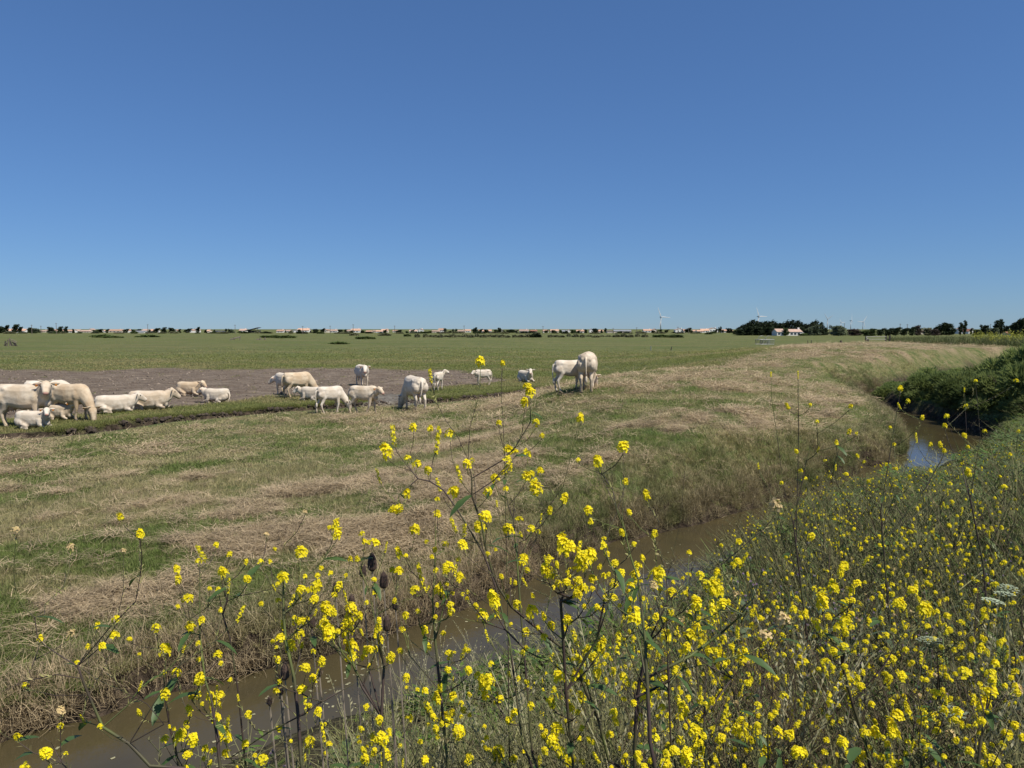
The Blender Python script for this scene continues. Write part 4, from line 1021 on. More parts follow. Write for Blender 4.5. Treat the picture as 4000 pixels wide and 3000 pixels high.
# gate with two pale rails
p = G(3420, 1333); GD = p.y; print('gate', p); o = empty('rail_gate', p, -.12); tag(o, 'two-rail pale timber gate between dark posts on the levee crest', 'gate')
ux = GD / 2800.
for u_, vt, vb in ((3366, 1321, 1336), (3384, 1311, 1325), (3458, 1308, 1318), (3472, 1307, 1318)):
    x = (u_ - 3420) * ux; m = MB(); h = (1330 - vt) * ux
    m.box(x, (0 if u_ > 3370 else -5), h / 2 - .2, 5 * ux, 5 * ux, h + .4); m.build('post', M_WOODD, o)
for zz in (8 * ux, 18 * ux):
    m = MB(); m.box((3421 - 3420) * ux, -.15, zz, 74 * ux, .07, 3 * ux); m.build('rail', M_WOODL, o)
m = MB(); m.tube([(-54 * ux, -5, 8 * ux), (-36 * ux, -.1, 16 * ux)], [1.5 * ux, 1.5 * ux], 4); m.build('side_rail', M_WOODL, o)
# hay feeder
p = G(2987, 1346); D = p.y; k = D / 2800.; o = empty('hay_feeder', p, .15); tag(o, 'grey metal hay feeder with slanted bars and two arched hoops, out in the field', 'feeder')
W2 = 57 * k / 2; hb = 20 * k
for x0, x1 in ((-W2, W2 * .08), (W2 * .14, W2)):
    for y_ in (-1.0, 1.0):
        for zz in (.08, hb):
            m = MB(); m.tube([(x0, y_, zz), (x1, y_, zz)], .045, 6); m.build('rail', M_GALV, o)
        for i in range(6):
            x = x0 + (x1 - x0) * i / 5; m = MB()
            sl_ = .26 if (x0 < -1 and 0 < i) else 0
            m.tube([(x, y_, .05), (x - sl_, y_, hb)], .04, 5); m.build('bar', M_GALV if x0 > -1 else M_DARKM, o)
    for y_ in (0,):
        m = MB(); c = (x0 + x1) / 2; w_ = (x1 - x0) / 2
        m.tube([(c + w_ * math.cos(a), y_, hb + (34 * k - hb) * math.sin(a)) for a in [math.pi * i / 10 for i in range(11)]], .04, 6); m.build('hoop', M_GALV, o)
    m = MB()
    for x in (x0, x1): m.tube([(x, -1.0, hb), (x, 1.0, hb)], .04, 5)
    for j, x in enumerate((x0, x1)):
        m = MB(); m.tube([(x, -1.0, hb), (x, 1.0, hb)], .04, 5); m.build('cross_bar', M_GALV, o)
# broken wooden troughs, pallets
def pallet(label, u, v, wpx, hpx, tilt, rz):
    p = G(u, v); k = p.y / 2800.; o = empty('broken_pallet', p, rz); tag(o, label, 'pallet')
    w_ = wpx * k; h = hpx * k
    for i in range(4):
        m = MB(); zz = h * (i + .5) / 4; s_ = w_ * (.45 + .5 * (i % 2) * .5 + .1 * i) / 2
        m.tube([(-w_ / 2 + .04 * i, .15 * i, zz * .35), (w_ / 2 - .1 * (3 - i), .15 * i, zz * .35 + tilt * w_)], [.07, .07], 4); m.build('board', M_WOOD, o)
    for x in (-.1, .42):
        m = MB(); m.box(x * w_, .3, h * .35, .12, .5, h * .8); m.build('block', M_WOOD, o)
pallet('broken grey wooden pallet lying tilted in the field, left one of two', 918, 1329, 42, 15, .25, .1)
pallet('smaller collapsed wooden pallet in the field, right one of two', 1018, 1327, 42, 12, -.12, -.3)
p = G(42, 1352); k = p.y / 2800.; o = empty('broken_fence', p); tag(o, 'broken dark fence posts and planks at the left edge of the field', 'fence')
for x, h, l_, mt in ((-22, 20, .1, M_WOODD), (-16, 26, .25, M_WOOD), (-2, 32, -.05, M_WOOD), (8, 24, -.5, M_WOODD), (20, 18, -.7, M_WOODD), (26, 16, -.9, M_WOODD)):
    m = MB(); m.tube([(x * k, 0, -.1), ((x + h * l_) * k, 0, h * k)], [5 * k * .5, 4 * k * .5], 6); m.build('post', mt, o)
for a, b_ in (((2, 26), (27, 16)), ((4, 20), (26, 10)), ((12, 2), (18, 9)), ((-26, 4), (-12, 12))):
    m = MB(); m.tube([(a[0] * k, -.1, a[1] * k), (b_[0] * k, -.1, b_[1] * k)], [.07, .07], 4); m.build('plank', M_WOOD, o)
# ------------------------------------------------------------------ ground cover
def strip_clump(n, h, spread, lean, width, seed, segs=2, lie=0.0, curl=.25, droop=0.0):
    """n blades, each a tapering strip bending over"""
    r = np.random.default_rng(seed); vs = []; fs = []
    for i in range(n):
        a = r.uniform(0, 2 * math.pi); q = spread * r.uniform(0, 1) ** .7
        b0 = np.array([q * math.cos(a), q * math.sin(a), 0.0])
        da = r.uniform(0, 2 * math.pi)
        L_ = h * r.uniform(.5, 1.15)
        el = math.radians(90 - r.uniform(0, lean)) if lie == 0 else math.radians(r.uniform(-4, 22))
        if lie: b0[2] = r.uniform(0, lie)
        w_ = width * r.uniform(.7, 1.3); p = b0; tilt = el; base = len(vs)
        sd_ = np.array([-math.sin(da), math.cos(da), r.uniform(-.3, .3)])
        for k in range(segs + 1):
            ww = w_ * (1 - .85 * k / segs)
            vs.append(p - sd_ * ww / 2); vs.append(p + sd_ * ww / 2)
            d = np.array([math.cos(tilt) * math.cos(da), math.cos(tilt) * math.sin(da), math.sin(tilt)])
            p = p + d * L_ / segs; tilt -= curl * r.uniform(.4, 1.6) + droop; da += r.uniform(-.3, .3)
        for k in range(segs): fs.append((base + 2 * k, base + 2 * k + 1, base + 2 * k + 3, base + 2 * k + 2))
    return vs, fs, [0] * len(fs)
M_GRASS = newmat('meadow_grass', (0.175, 0.235, 0.058), .7, (0.110, 0.165, 0.040), 3, trans=.45, tint=(0.40, 0.345, 0.18), rnd=.3, spec=.25)
M_FIELD = newmat('field_grass', (0.215, 0.235, 0.070), .7, (0.160, 0.190, 0.056), 3, trans=.4, tint=(0.34, 0.29, 0.14), rnd=.15, spec=.2)
M_STRAW = newmat('dry_stalks', (0.60, 0.475, 0.30), .75, (0.39, 0.30, 0.185), 30, trans=.15, rnd=.3, tint=(0.24, 0.185, 0.115))
M_BANK = newmat('bank_thatch', (0.42, 0.335, 0.205), .8, (0.26, 0.20, 0.12), 8, trans=.25, rnd=.3, tint=(0.13, 0.155, 0.055))
M_TALL = newmat('tall_grass', (0.165, 0.275, 0.036), .6, (0.090, 0.165, 0.022), 3, trans=.5, rnd=.35, tint=(0.31, 0.31, 0.10), spec=.3)
M_HERB = newmat('herb_leaves', (0.085, 0.165, 0.022), .5, (0.150, 0.230, 0.034), 5, trans=.3, rnd=.25, tint=(0.12, 0.15, 0.06), spec=.4)
M_TWIG = newmat('dry_brown_stems', (0.125, 0.125, 0.050), .8, (0.070, 0.052, 0.036), 6, rnd=.3, tint=(0.19, 0.19, 0.08))
M_CLOD = newmat('mud_clods', (0.028, 0.021, 0.016), .95, (0.105, 0.082, 0.062), 1.3, bump=.02, rnd=.3)

def sample(n, thmin, thmax, r0, r1, power=1.0):
    th = np.radians(rng.uniform(thmin, thmax, n)); u = rng.random(n)
    if power == 1.0: r = r0 * (r1 / r0) ** u
    else: r = (r0 ** (1 - power) + u * (r1 ** (1 - power) - r0 ** (1 - power))) ** (1 / (1 - power)) if power != 1 else r0
    return r * np.sin(th), r * np.cos(th)
def eul(n, tilt=.15):
    return np.c_[rng.normal(0, tilt, n), rng.normal(0, tilt, n), rng.uniform(0, 2 * math.pi, n)]
def stuff(name, label, tmpl, m, x, y, z, s, tint=None, tilt=.15, cat=None, zp=1.0):
    pts = np.c_[x, y, z]; s = np.asarray(s, float)
    if s.ndim == 1: s = np.c_[s, s, s ** zp]
    o = scatter(name, tmpl, m, pts, eul(len(x), tilt), s, tint)
    tag(o, label, cat or name.replace('_', ' '), kind='stuff'); return o

# mown levee grass
x, y = sample(150000, -41, 41, 5.5, 75, 1.35)
z, dw, dd, dm, cr = terrain(x, y, True)
lv = levee_side(x, y); st = straw_mask(x, y, dw, dd, dm); r_n = np.hypot(x, y)
pat = fbm(x * .5, y * .5, 61); pat2 = fbm(x * 2.1, y * 2.1, 63, 3)
k = (lv > .4) & (dw > .05) & (dd > 1.25) & (rng.random(len(x)) > st * .72) & (rng.random(len(x)) < .35 + 1.3 * smooth((pat - .3) / .3))
tn = np.clip(smooth((fbm(x * .8, y * .8, 65) - .40) / .2) * .75 + .10 + st * .4 + rng.normal(0, .15, len(x)), 0, 1)
ss = (.75 + .6 * rng.random(len(x))) * (1 + np.clip(r_n - 10, 0, 60) / 32)
near = k & (r_n < 17)
stuff('short_grass', 'short mown grass mixed green and dry on the levee', strip_clump(13, .085, .07, 55, .006, 1), M_GRASS, x[near], y[near], z[near], ss[near], tn[near])
farm = k & (r_n >= 17)
stuff('short_grass', 'short mown grass on the far reach of the levee', strip_clump(12, .075, .12, 60, .012, 2), M_GRASS, x[farm], y[farm], z[farm], ss[farm], tn[farm], zp=.4)
# straw
x, y = sample(120000, -41, 41, 5.5, 110, 1.25)
z, dw, dd, dm, cr = terrain(x, y, True); st = straw_mask(x, y, dw, dd, dm); r_n = np.hypot(x, y)
k = (rng.random(len(x)) < st * .85 + .035 * (levee_side(x, y) > .5)) & (dw > .3) & (dd > 1.7)
sb = (.7 + .7 * rng.random(len(x))) * (1 + np.clip(r_n - 9, 0, 60) / 55)
pile = (.02 + .10 * rng.random(len(x))) * smooth((fbm(x * 1.2, y * 1.2, 71) - .45) / .2)
sub = k & (r_n < 20)
stuff('mown_straw', 'tangled dry mown stalks lying in drifts on the levee', strip_clump(17, .30, .16, 0, .0065, 3, 3, lie=.07, curl=.22), M_STRAW, x[sub], y[sub], z[sub] + pile[sub], sb[sub] * .9, rng.random(sub.sum()) ** 2, .12)
sub = k & (r_n >= 20)
stuff('mown_straw', 'pale mown stalks on the far reach of the levee', strip_clump(22, .24, .30, 0, .011, 4, 2, lie=.06, curl=.22), M_STRAW, x[sub], y[sub], z[sub] + pile[sub], sb[sub] * .8, rng.random(sub.sum()) ** 2, .12)
# thick dead grass hanging over the channel's edges
cand = []
SH = np.array([xy(*p) for p in far_shore])
seg = rng.integers(0, len(SH) - 1, 44000); tt = rng.random(44000)
wseg = np.linalg.norm(SH[1:] - SH[:-1], axis=1); keep = rng.random(44000) < (wseg / wseg.max())[seg]
px_ = SH[seg] * (1 - tt[:, None]) + SH[seg + 1] * tt[:, None]; px_ = px_[keep]
off = rng.random(len(px_)) ** 1.5 * 1.1
nn = rng.uniform(0, 6.28, len(px_)); x = px_[:, 0] + np.cos(nn) * off; y = px_[:, 1] + np.sin(nn) * off
z, dw, dd, dm, cr = terrain(x, y, True); r_n = np.hypot(x, y)
k = (dw > -.02) & (dw < .95)
gp = fbm(x * .7, y * .7, 81)
stuff('bank_grass', 'dead straw-coloured grass hanging over the far edge of the water', strip_clump(16, .26, .07, 75, .006, 5, 3, curl=.42), M_BANK, x[k], y[k], z[k], (.75 + .7 * rng.random(k.sum())), np.clip(smooth((gp[k] - .50) / .15) * .7 + smooth((dw[k] - .5) / .4) * .5 - .35 * (dw[k] < .35) * (r_n[k] < 12) + .25 * (r_n[k] > 13), 0, 1), .25)
# reeds and green tufts at the far reach
x, y = sample(22000, 10, 35, 14, 60, 1.1); z, dw, dd, dm, cr = terrain(x, y, True)
k = (dw > 0.0) & (dw < 1.1) & (levee_side(x, y) > .3) & (fbm(x * .6, y * .6, 83) > .42)
stuff('bank_grass', 'green tufts at the water edge on the far reach', strip_clump(16, .30, .10, 50, .012, 6, 2, curl=.35), M_GRASS, x[k], y[k], z[k], .5 + .4 * rng.random(k.sum()), .35 + rng.random(k.sum()) * .65, .2)
# the open field beyond the dug ditch and its lip
x, y = sample(130000, -42, 42, 20, 150, 1.45)
z, dw, dd, dm, cr = terrain(x, y, True); lv = levee_side(x, y); r_n = np.hypot(x, y)
mudk = smooth(-dm / .9 + .3)
fp = fbm(x * .07, y * .20, 91) * .6 + fbm(x * .5, y * .8, 93) * .4
k = (lv < .5) & (dw > .3) & (dd > .70) & (rng.random(len(x)) > mudk * .985) & (dm > -12) & (rng.random(len(x)) > smooth((r_n - 45) / 100)) & (cr < .3) & ~((x > 9) & (y < 38))
tn = np.clip(smooth((fp - .42) / .2) * .85 + rng.normal(0, .1, len(x)), 0, 1)
ssz = (.7 + .7 * rng.random(len(x))) * (1 + np.clip(r_n - 24, 0, 130) / 34)
stuff('field_grass', 'grazed green grass of the marsh field', strip_clump(12, .10, .13, 45, .014, 7), M_FIELD, x[k], y[k], z[k] - .01, ssz[k], tn[k], zp=.25)
# long grass on the lip of the dug ditch, clods on its wall
sg = rng.integers(3, len(DITCH) - 1, 9000); tt = rng.random(9000)
p_ = DITCH[sg] * (1 - tt[:, None]) + DITCH[sg + 1 - 0 if False else np.minimum(sg + 1, len(DITCH) - 1)] * tt[:, None]
dv = DITCH[np.minimum(sg + 1, len(DITCH) - 1)] - DITCH[sg]; dv = dv / np.linalg.norm(dv, axis=1)[:, None]; nv = np.c_[-dv[:, 1], dv[:, 0]]
o_ = .74 + rng.random(9000) ** 1.5 * .8
x = p_[:, 0] + nv[:, 0] * o_; y = p_[:, 1] + nv[:, 1] * o_; z, dw, dd, dm, cr = terrain(x, y, True)
k = (dd > .72) & (cr < .4)
stuff('ditch_lip_grass', 'green grass fringe along the far lip of the dug ditch', strip_clump(12, .13, .08, 60, .014, 8, 2, curl=.4), M_FIELD, x[k], y[k], z[k], .8 + .7 * rng.random(k.sum()), rng.random(k.sum()) * .25, .3)
def clod_tmpl():
    m = MB(); m.ball((0, 0, 0), (.09, .08, .06), 7, 5); r = random.Random(3)
    m.v = [tuple(c * r.uniform(.75, 1.25) for c in p) for p in m.v]; return m.v, m.f, m.m
n = 5200
sg = rng.integers(3, len(DITCH) - 2, n); tt = rng.random(n)
p_ = DITCH[sg] * (1 - tt[:, None]) + DITCH[sg + 1] * tt[:, None]; dv = DITCH[sg + 1] - DITCH[sg]; dv = dv / np.linalg.norm(dv, axis=1)[:, None]; nv = np.c_[-dv[:, 1], dv[:, 0]]
o_ = rng.uniform(-.35, .72, n); x = p_[:, 0] + nv[:, 0] * o_; y = p_[:, 1] + nv[:, 1] * o_; z = terrain(x, y)
stuff('mud_clods', 'dark crumbled mud clods along the dug ditch', clod_tmpl(), M_CLOD, x, y, z, .25 + .95 * rng.random(n) ** 1.5, None, .8, 'clods')
# small lumps and bits on the mud flat
x = rng.uniform(-45, 6, 4200); y = rng.uniform(26, 64, 4200); z, dw, dd, dm, cr = terrain(x, y, True); k = (dm < 0) | (cr > .4)
stuff('mud_clods', 'scattered lumps on the bare mud flat', clod_tmpl(), newmat('flat_clods', (0.13, 0.10, 0.08), .95, (0.22, 0.18, 0.14), 1, rnd=.4), x[k], y[k], z[k], (.3 + 1.1 * rng.random(k.sum()) ** 3), None, .6, 'clods')

# ------------------------------------------------------------------ the weedy near bank
def near_side(x, y):
    """1 on the camera's side of the wide channel"""
    lv = levee_side(x, y)
    dw = poly_sd(x, y, WPOLY)
    nb = np.array([(-3, -3)] + [xy(*p) for p in near_shore[::-1]] + [(27, 44), (36, 52), (50, 67), (72, 80), (150, 120), (150, -3)])
    return inside(x, y, nb) & (dw > -.02), dw
def twig_tmpl(seed, n=9, h=.6):
    m = MB(); r = random.Random(seed)
    for i in range(n):
        a = r.uniform(0, 6.28); e = r.uniform(.5, 1.45); l_ = h * r.uniform(.6, 1.1); p0 = Vector((r.uniform(-.08, .08), r.uniform(-.08, .08), 0)); d = Vector((math.cos(a) * math.cos(e), math.sin(a) * math.cos(e), math.sin(e)))
        p1 = p0 + d * l_ * .5 + Vector((0, 0, .02)); p2 = p0 + d * l_ + Vector((0, 0, .10 * l_))
        m.tube([p0, p1, p2], [.0035, .0026, .0012], 3, cap=False)
        for j in range(4):
            t_ = r.uniform(.3, .95); q = p0.lerp(p2, t_); b = r.uniform(0, 6.28); dd_ = Vector((math.cos(b) * .6, math.sin(b) * .6, .7)) * l_ * r.uniform(.15, .35)
            m.tube([q, q + dd_], [.0022, .0010], 3, cap=False)
            for g_ in range(3):
                c = q + dd_ * r.uniform(.4, 1); w_ = Vector((r.uniform(-1, 1), r.uniform(-1, 1), r.uniform(.2, 1))).normalized() * .018; s_ = w_.cross(Vector((0, 0, 1))).normalized() * .003
                m.add([c - s_, c + s_, c + w_], [(0, 1, 2)])
    return m.v, m.f, m.m
def leaf_tmpl(seed, n=26, h=.42, l_=.11, w_=.026):
    m = MB(); r = random.Random(seed)
    for i in range(n):
        a = r.uniform(0, 6.28); z = r.uniform(.02, h); q = r.uniform(.01, .12); c = Vector((q * math.cos(a), q * math.sin(a), z))
        d = Vector((math.cos(a), math.sin(a), r.uniform(-.2, .8))).normalized() * l_ * r.uniform(.6, 1.3); s_ = Vector((-math.sin(a), math.cos(a), r.uniform(-.3, .3))) * w_
        dr = Vector((0, 0, -.25 * l_))
        m.add([c, c + d * .45 - s_ * .6, c + d * .45 + s_ * .6, c + d * .8 - s_ * .35 + dr * .5, c + d * .8 + s_ * .35 + dr * .5, c + d * 1.1 + dr], [(0, 1, 2), (1, 3, 4, 2), (3, 5, 4)])
    for i in range(3):
        a = r.uniform(0, 6.28); m.tube([(0, 0, 0), (.06 * math.cos(a), .06 * math.sin(a), h)], [.004, .002], 3, cap=False)
    return m.v, m.f, m.m
x, y = sample(100000, -70, 62, 1.3, 45, 1.40)
ns, dw = near_side(x, y); z = terrain(x, y); r_n = np.hypot(x, y)
th_ = np.degrees(np.arctan2(x, y))
uu = 2000 + 2800 * x / np.maximum(y, .3)
dens = np.where(uu < 1250, .035, np.where(uu < 2300, .06 + .7 * (uu - 1250) / 1050, 1.0))          # thin at the water's left end so the channel shows
k = ns & (z > WZ + .02) & (rng.random(len(x)) < dens) & ~((x < -1.0) & (y < 2.0))
typ = rng.random(len(x)); zone = fbm(x * .7, y * .7, 101)
prof = np.interp(r_n, [1, 3, 5, 8, 12, 14, 18, 24, 40], [.55, .75, 1.0, 1.5, 1.35, .8, .55, .8, .9]) * np.where(r_n > 4.2, np.interp(uu, [2000, 2750, 2950, 3150], [.30, .40, .8, 1.0]), 1) * np.where(r_n > 14, np.clip(.45 + dw * .25, .45, 1.3), 1)
sz = (.65 + .6 * rng.random(len(x))); szx = sz * np.clip(.5 + r_n * .1, .6, 1.5); szz = sz * prof
sz = np.c_[szx, szx, szz]; k &= ~((uu < 2800) & (r_n > 5.5) & (rng.random(len(x)) < .6))
a = k & (typ < .56)
stuff('tall_grass', 'long green and drying grass under the mustard on the near bank', strip_clump(15, .46, .10, 42, .0075, 11, 4, curl=.25), M_TALL, x[a], y[a], z[a], sz[a], np.clip(rng.random(a.sum()) ** 1.6 + .3 * (zone[a] > .55), 0, 1), .12)
a = k & (typ >= .56) & (typ < .72)
stuff('brown_weeds', 'thin brown and purple weed stems tangled on the near bank', twig_tmpl(21), M_TWIG, x[a], y[a], z[a], sz[a] * 1.05, rng.random(a.sum()), .2)
a = k & (typ >= .72)
stuff('leafy_weeds', 'green leafy weeds low among the mustard', leaf_tmpl(31), M_HERB, x[a], y[a], z[a], sz[a], rng.random(a.sum()), .2)
x, y = sample(9000, 4, 56, 2.0, 14, 1.3); ns, dw = near_side(x, y); z = terrain(x, y); r_n = np.hypot(x, y); uu = 2000 + 2800 * x / np.maximum(y, .3)
k = ns & (z > WZ + .02) & (rng.random(len(x)) < np.interp(uu, [2000, 2900, 3100], [.15, .35, 1.0])) & (fbm(x * .9, y * .9, 141) > .42)
hz_ = np.interp(r_n, [2, 4, 8, 11, 14], [.7, .95, 1.35, 1.2, .8]) * (.7 + .6 * rng.random(len(x)))
bb = k & (rng.random(len(x)) < .85)
stuff('broad_blades', 'broad fresh green blades and stalks rising through the weeds on the right', strip_clump(9, .58, .10, 34, .017, 61, 4, curl=.2), newmat('broad_blade', (0.135, 0.265, 0.034), .5, (0.070, 0.150, 0.020), 2, trans=.4, rnd=.4, tint=(0.34, 0.31, 0.14), spec=.45), x[bb], y[bb], z[bb], np.c_[hz_[bb] * .9, hz_[bb] * .9, hz_[bb]], rng.random(bb.sum()) ** 3, .15, zp=1)
tt_ = k & ~bb & ((uu < 3350) | (rng.random(len(x)) < .3))
stuff('brown_weeds', 'taller brown purple stalks standing over the right bank', twig_tmpl(22, 7, 1.0), newmat('purple_brown_stems', (0.075, 0.050, 0.036), .8, (0.120, 0.095, 0.045), 6, rnd=.3), x[tt_], y[tt_], z[tt_], hz_[tt_] * .8, None, .12)
# oat-like grass with pale heads standing by the water
def oat_tmpl(seed):
    m = MB(); r = random.Random(seed)
    for i in range(4):
        a = r.uniform(0, 6.28); l_ = r.uniform(.45, .75); d = Vector((math.cos(a) * .25, math.sin(a) * .25, 1)) * l_
        p0 = Vector((r.uniform(-.04, .04), r.uniform(-.04, .04), 0)); tip = p0 + d + Vector((math.cos(a), math.sin(a), 0)) * .05
        m.tube([p0, p0 + d * .6, tip], [.0018, .0014, .0008], 3, cap=False)
        for j in range(14):
            c = (p0 + d * .6).lerp(tip, .2 + .8 * j / 14); b = r.uniform(0, 6.28); w_ = Vector((math.cos(b) * .5, math.sin(b) * .5, .8)) * .020; s_ = w_.cross(Vector((math.cos(b), .3, 1))).normalized() * .0035
            m.add([c, c + w_ * .5 + s_, c + w_, c + w_ * .5 - s_], [(0, 1, 2, 3)])
    return m.v, m.f, m.m
x, y = sample(420, -12, 50, 2.3, 9, 1.2); ns, dw = near_side(x, y); z = terrain(x, y)
k = ns & (z > WZ + .02) & ~((x < -1.3) & (y < 2.6)) & ((rng.random(len(x)) < .5) | (dw < 1.2))
stuff('oat_grass', 'pale seeding grass stalks standing near the water', oat_tmpl(41), newmat('pale_seed_heads', (0.46, 0.42, 0.26), .7, (0.34, 0.33, 0.18), 8, trans=.3, rnd=.25), x[k], y[k], z[k], .8 + .6 * rng.random(k.sum()), None, .15)

# bits of leaf and seed floating on the channel
x, y = sample(5200, -42, 42, 5, 36, 1.1); dw = poly_sd(x, y, WPOLY); k = (dw < -.12) & (rng.random(len(x)) < .12 + .88 * (fbm(x * .9, y * .9, 131) > .55))
stuff('floating_bits', 'pale leaf and seed bits floating on the channel water', ([(-.012, -.008, 0), (.014, -.006, 0), (.010, .009, 0), (-.010, .007, 0)], [(0, 1, 2, 3)], [0]), newmat('floating_bit', (0.34, 0.31, 0.20), .7, (0.20, 0.20, 0.10), 9, rnd=.3), x[k], y[k], np.full(k.sum(), WZ + .004), .6 + 1.4 * rng.random(k.sum()), None, .0, 'debris')

# ---- feathery dark shrubs on the right bank
def spray_cloud(lobes, n, seed, L_=.17):
    r = np.random.default_rng(seed); lb = np.array(lobes); vol = (lb[:, 3] * lb[:, 4] * lb[:, 5]) ** .7; k = r.choice(len(lb), n, p=vol / vol.sum())
    d = r.normal(size=(n, 3)); d[:, 2] = np.abs(d[:, 2]) * 1.0 - .25; d /= np.linalg.norm(d, axis=1)[:, None]
    q = r.uniform(.45, 1.05, n) ** .6
    c = lb[k, :3] + d * q[:, None] * lb[k, 3:6]
    out = d + np.array([0, 0, .25]); out += r.normal(0, .35, (n, 3)); out /= np.linalg.norm(out, axis=1)[:, None]
    vs = []; fs = []
    for j in range(3):
        o2 = out + r.normal(0, .30, (n, 3)); o2 /= np.linalg.norm(o2, axis=1)[:, None]; s_ = np.cross(o2, r.normal(size=(n, 3))); s_ /= np.linalg.norm(s_, axis=1)[:, None]
        l_ = L_ * r.uniform(.6, 1.3, n)[:, None]
        V = np.stack([c - s_ * l_ * .12, c + s_ * l_ * .12, c + o2 * l_], 1).reshape(-1, 3); b = len(vs) * 0 + j * 3 * n
        vs.append(V); fs += [(b + 3 * i, b + 3 * i + 1, b + 3 * i + 2) for i in range(n)]
    V = np.vstack(vs); V[:, 2] = np.maximum(V[:, 2], .0)
    return V.tolist(), fs
M_TAM = newmat('feathery_shrub_leaves', (0.120, 0.165, 0.048), .7, (0.215, 0.255, 0.085), .9, trans=.5, rnd=.3, spec=.2)
def lobes_shrub(seed):
    r = random.Random(seed); L2 = [(0, 0, .45, .8, .8, .55)] + [(.85 * math.cos(a_), .85 * math.sin(a_), .06, .35, .35, .22) for a_ in (0, .8, 1.6, 2.4, 3.2, 4, 4.8, 5.6)]
    for i in range(14):
        a = r.uniform(0, 6.28); q = r.uniform(.3, .95); L2.append((q * math.cos(a), q * math.sin(a), r.uniform(.25, 1.0) * (1.05 - .45 * q), r.uniform(.25, .45), r.uniform(.25, .45), r.uniform(.25, .4)))
    return L2
SHM = [mk('crown', *spray_cloud(lobes_shrub(s), 6200, s, .15), M_TAM) for s in (1, 2, 3)]
def shrub_stem():
    m = MB(); r = random.Random(8)
    for i in range(9):
        a = r.uniform(0, 6.28); m.tube([(.1 * math.cos(a), .1 * math.sin(a), -.1), (.35 * math.cos(a), .35 * math.sin(a), .45), (.7 * math.cos(a), .7 * math.sin(a), .95)], [.03, .02, .006], 5)
    return m.mesh('stem', M_BARK)
SST = shrub_stem()
SHR = [(20.6, 38.6, 1.2, .95, 'at its far tip by the bend'), (21.0, 36.2, 1.4, 1.15, 'second from its far tip along the water'), (19.8, 34.2, 1.2, .95, 'low over the water past the bend'), (20.6, 32.4, 1.5, 1.3, 'third along the water'), (19.6, 30.2, 1.3, 1.05, 'low in the middle of the water edge'),
       (21.4, 29.8, 1.7, 1.55, 'middle one of the second row'), (19.2, 27.8, 1.4, 1.2, 'low above the wide water'), (21.6, 27.0, 1.8, 1.75, 'tall behind the wide water'), (19.4, 25.4, 1.5, 1.35, 'nearest along the water'), (21.4, 24.2, 1.8, 1.85, 'tallest, at the right picture edge'),
       (23.0, 37.2, 1.5, 1.25, 'behind the far tip'), (23.2, 33.6, 1.8, 1.55, 'in the back row, middle'), (24.0, 30.4, 1.9, 1.75, 'in the back row, right of middle'), (22.6, 40.6, 1.5, 1.05, 'farthest back above the bend'), (25.0, 35.0, 1.8, 1.5, 'in the back row, left of middle'), (19.4, 22.8, 1.4, 1.2, 'low, nearest the flowers'), (20.6, 21.6, 1.6, 1.4, 'at the right picture edge, nearest the flowers'), (18.4, 24.4, 1.2, .8, 'small, its foot in the wide water')]
for i, (sx, sy, sw_, sh, wh) in enumerate(SHR):
    o = empty('feathery_shrub', (sx, sy, max(gz(sx, sy), WZ) - .12), random.uniform(0, 6.28)); hs_ = np.interp(sy, [22, 27, 33, 38], [1.42, 1.34, 1.10, .85]) * random.uniform(.88, 1.12); o.scale = (sw_ * 1.1, sw_ * 1.1, sh * hs_); o.location.x += .5
    tag(o, 'dark feathery shrub of the right bank hedge, %s' % wh, 'shrub', 'feathery shrubs on the right bank')
    c = link('crown', SHM[i % 3], o); c['kind'] = 'stuff'; link('stem', SST, o)

# ---- tall yellow-green herbs beyond the hedge, upper right
x = rng.uniform(56, 170, 26000); y = 66 + rng.random(26000) ** 1.1 * 150; th_ = np.degrees(np.arctan2(x, y)); z = terrain(x, y); dw = poly_sd(x, y, WPOLY); lv = levee_side(x, y)
u_ = 2000 + 2800 * x / y
k = (dw > .3) & (x > 58 + 4 * (fbm(y * .1, x * .1, 115) - .5)) & (lv < .6) & (x > 58 + .45 * (y - 95))
stuff('tall_herbs', 'tall tangled grey-green herbs on the bank beyond the hedge', strip_clump(14, 1.0, .5, 40, .05, 51, 2, curl=.3), newmat('herb_mass', (0.115, 0.130, 0.048), .8, (0.180, 0.170, 0.080), .4, trans=.3, rnd=.45, tint=(0.10, 0.12, 0.04)), x[k], y[k], z[k], .7 + .9 * rng.random(k.sum()) ** 1.5, rng.random(k.sum()), .25)
kk = k & (u_ > 3790) & (fbm(x * .07, y * .07, 111) > .52) & (rng.random(len(x)) < .12)
def puff_tmpl(seed):
    r = np.random.default_rng(seed); vs = []; fs = []
    for i in range(26):
        c = r.normal(0, .28, 3) + [0, 0, 1.05]; a_ = r.normal(size=3); a_ /= np.linalg.norm(a_); b_ = np.cross(a_, r.normal(size=3)); b_ /= np.linalg.norm(b_); s_ = .06
        vs += [c - a_ * s_, c + b_ * s_, c + a_ * s_, c - b_ * s_]; fs.append((4 * i, 4 * i + 1, 4 * i + 2, 4 * i + 3))
    return vs, fs, [0] * len(fs)
M_YEL = newmat('mustard_petals', (0.90, 0.79, 0.02), .6, (0.86, 0.70, 0.012), 40, trans=.35, rnd=.12, spec=.2)
stuff('distant_mustard', 'yellow mustard haze over the herbs beyond the hedge', puff_tmpl(4), newmat('distant_blossom', (0.42, 0.40, 0.05), .8, (0.34, 0.34, 0.06), 2, trans=.3, rnd=.3), x[kk], y[kk], z[kk], .9 + .5 * rng.random(kk.sum()), None, .1)
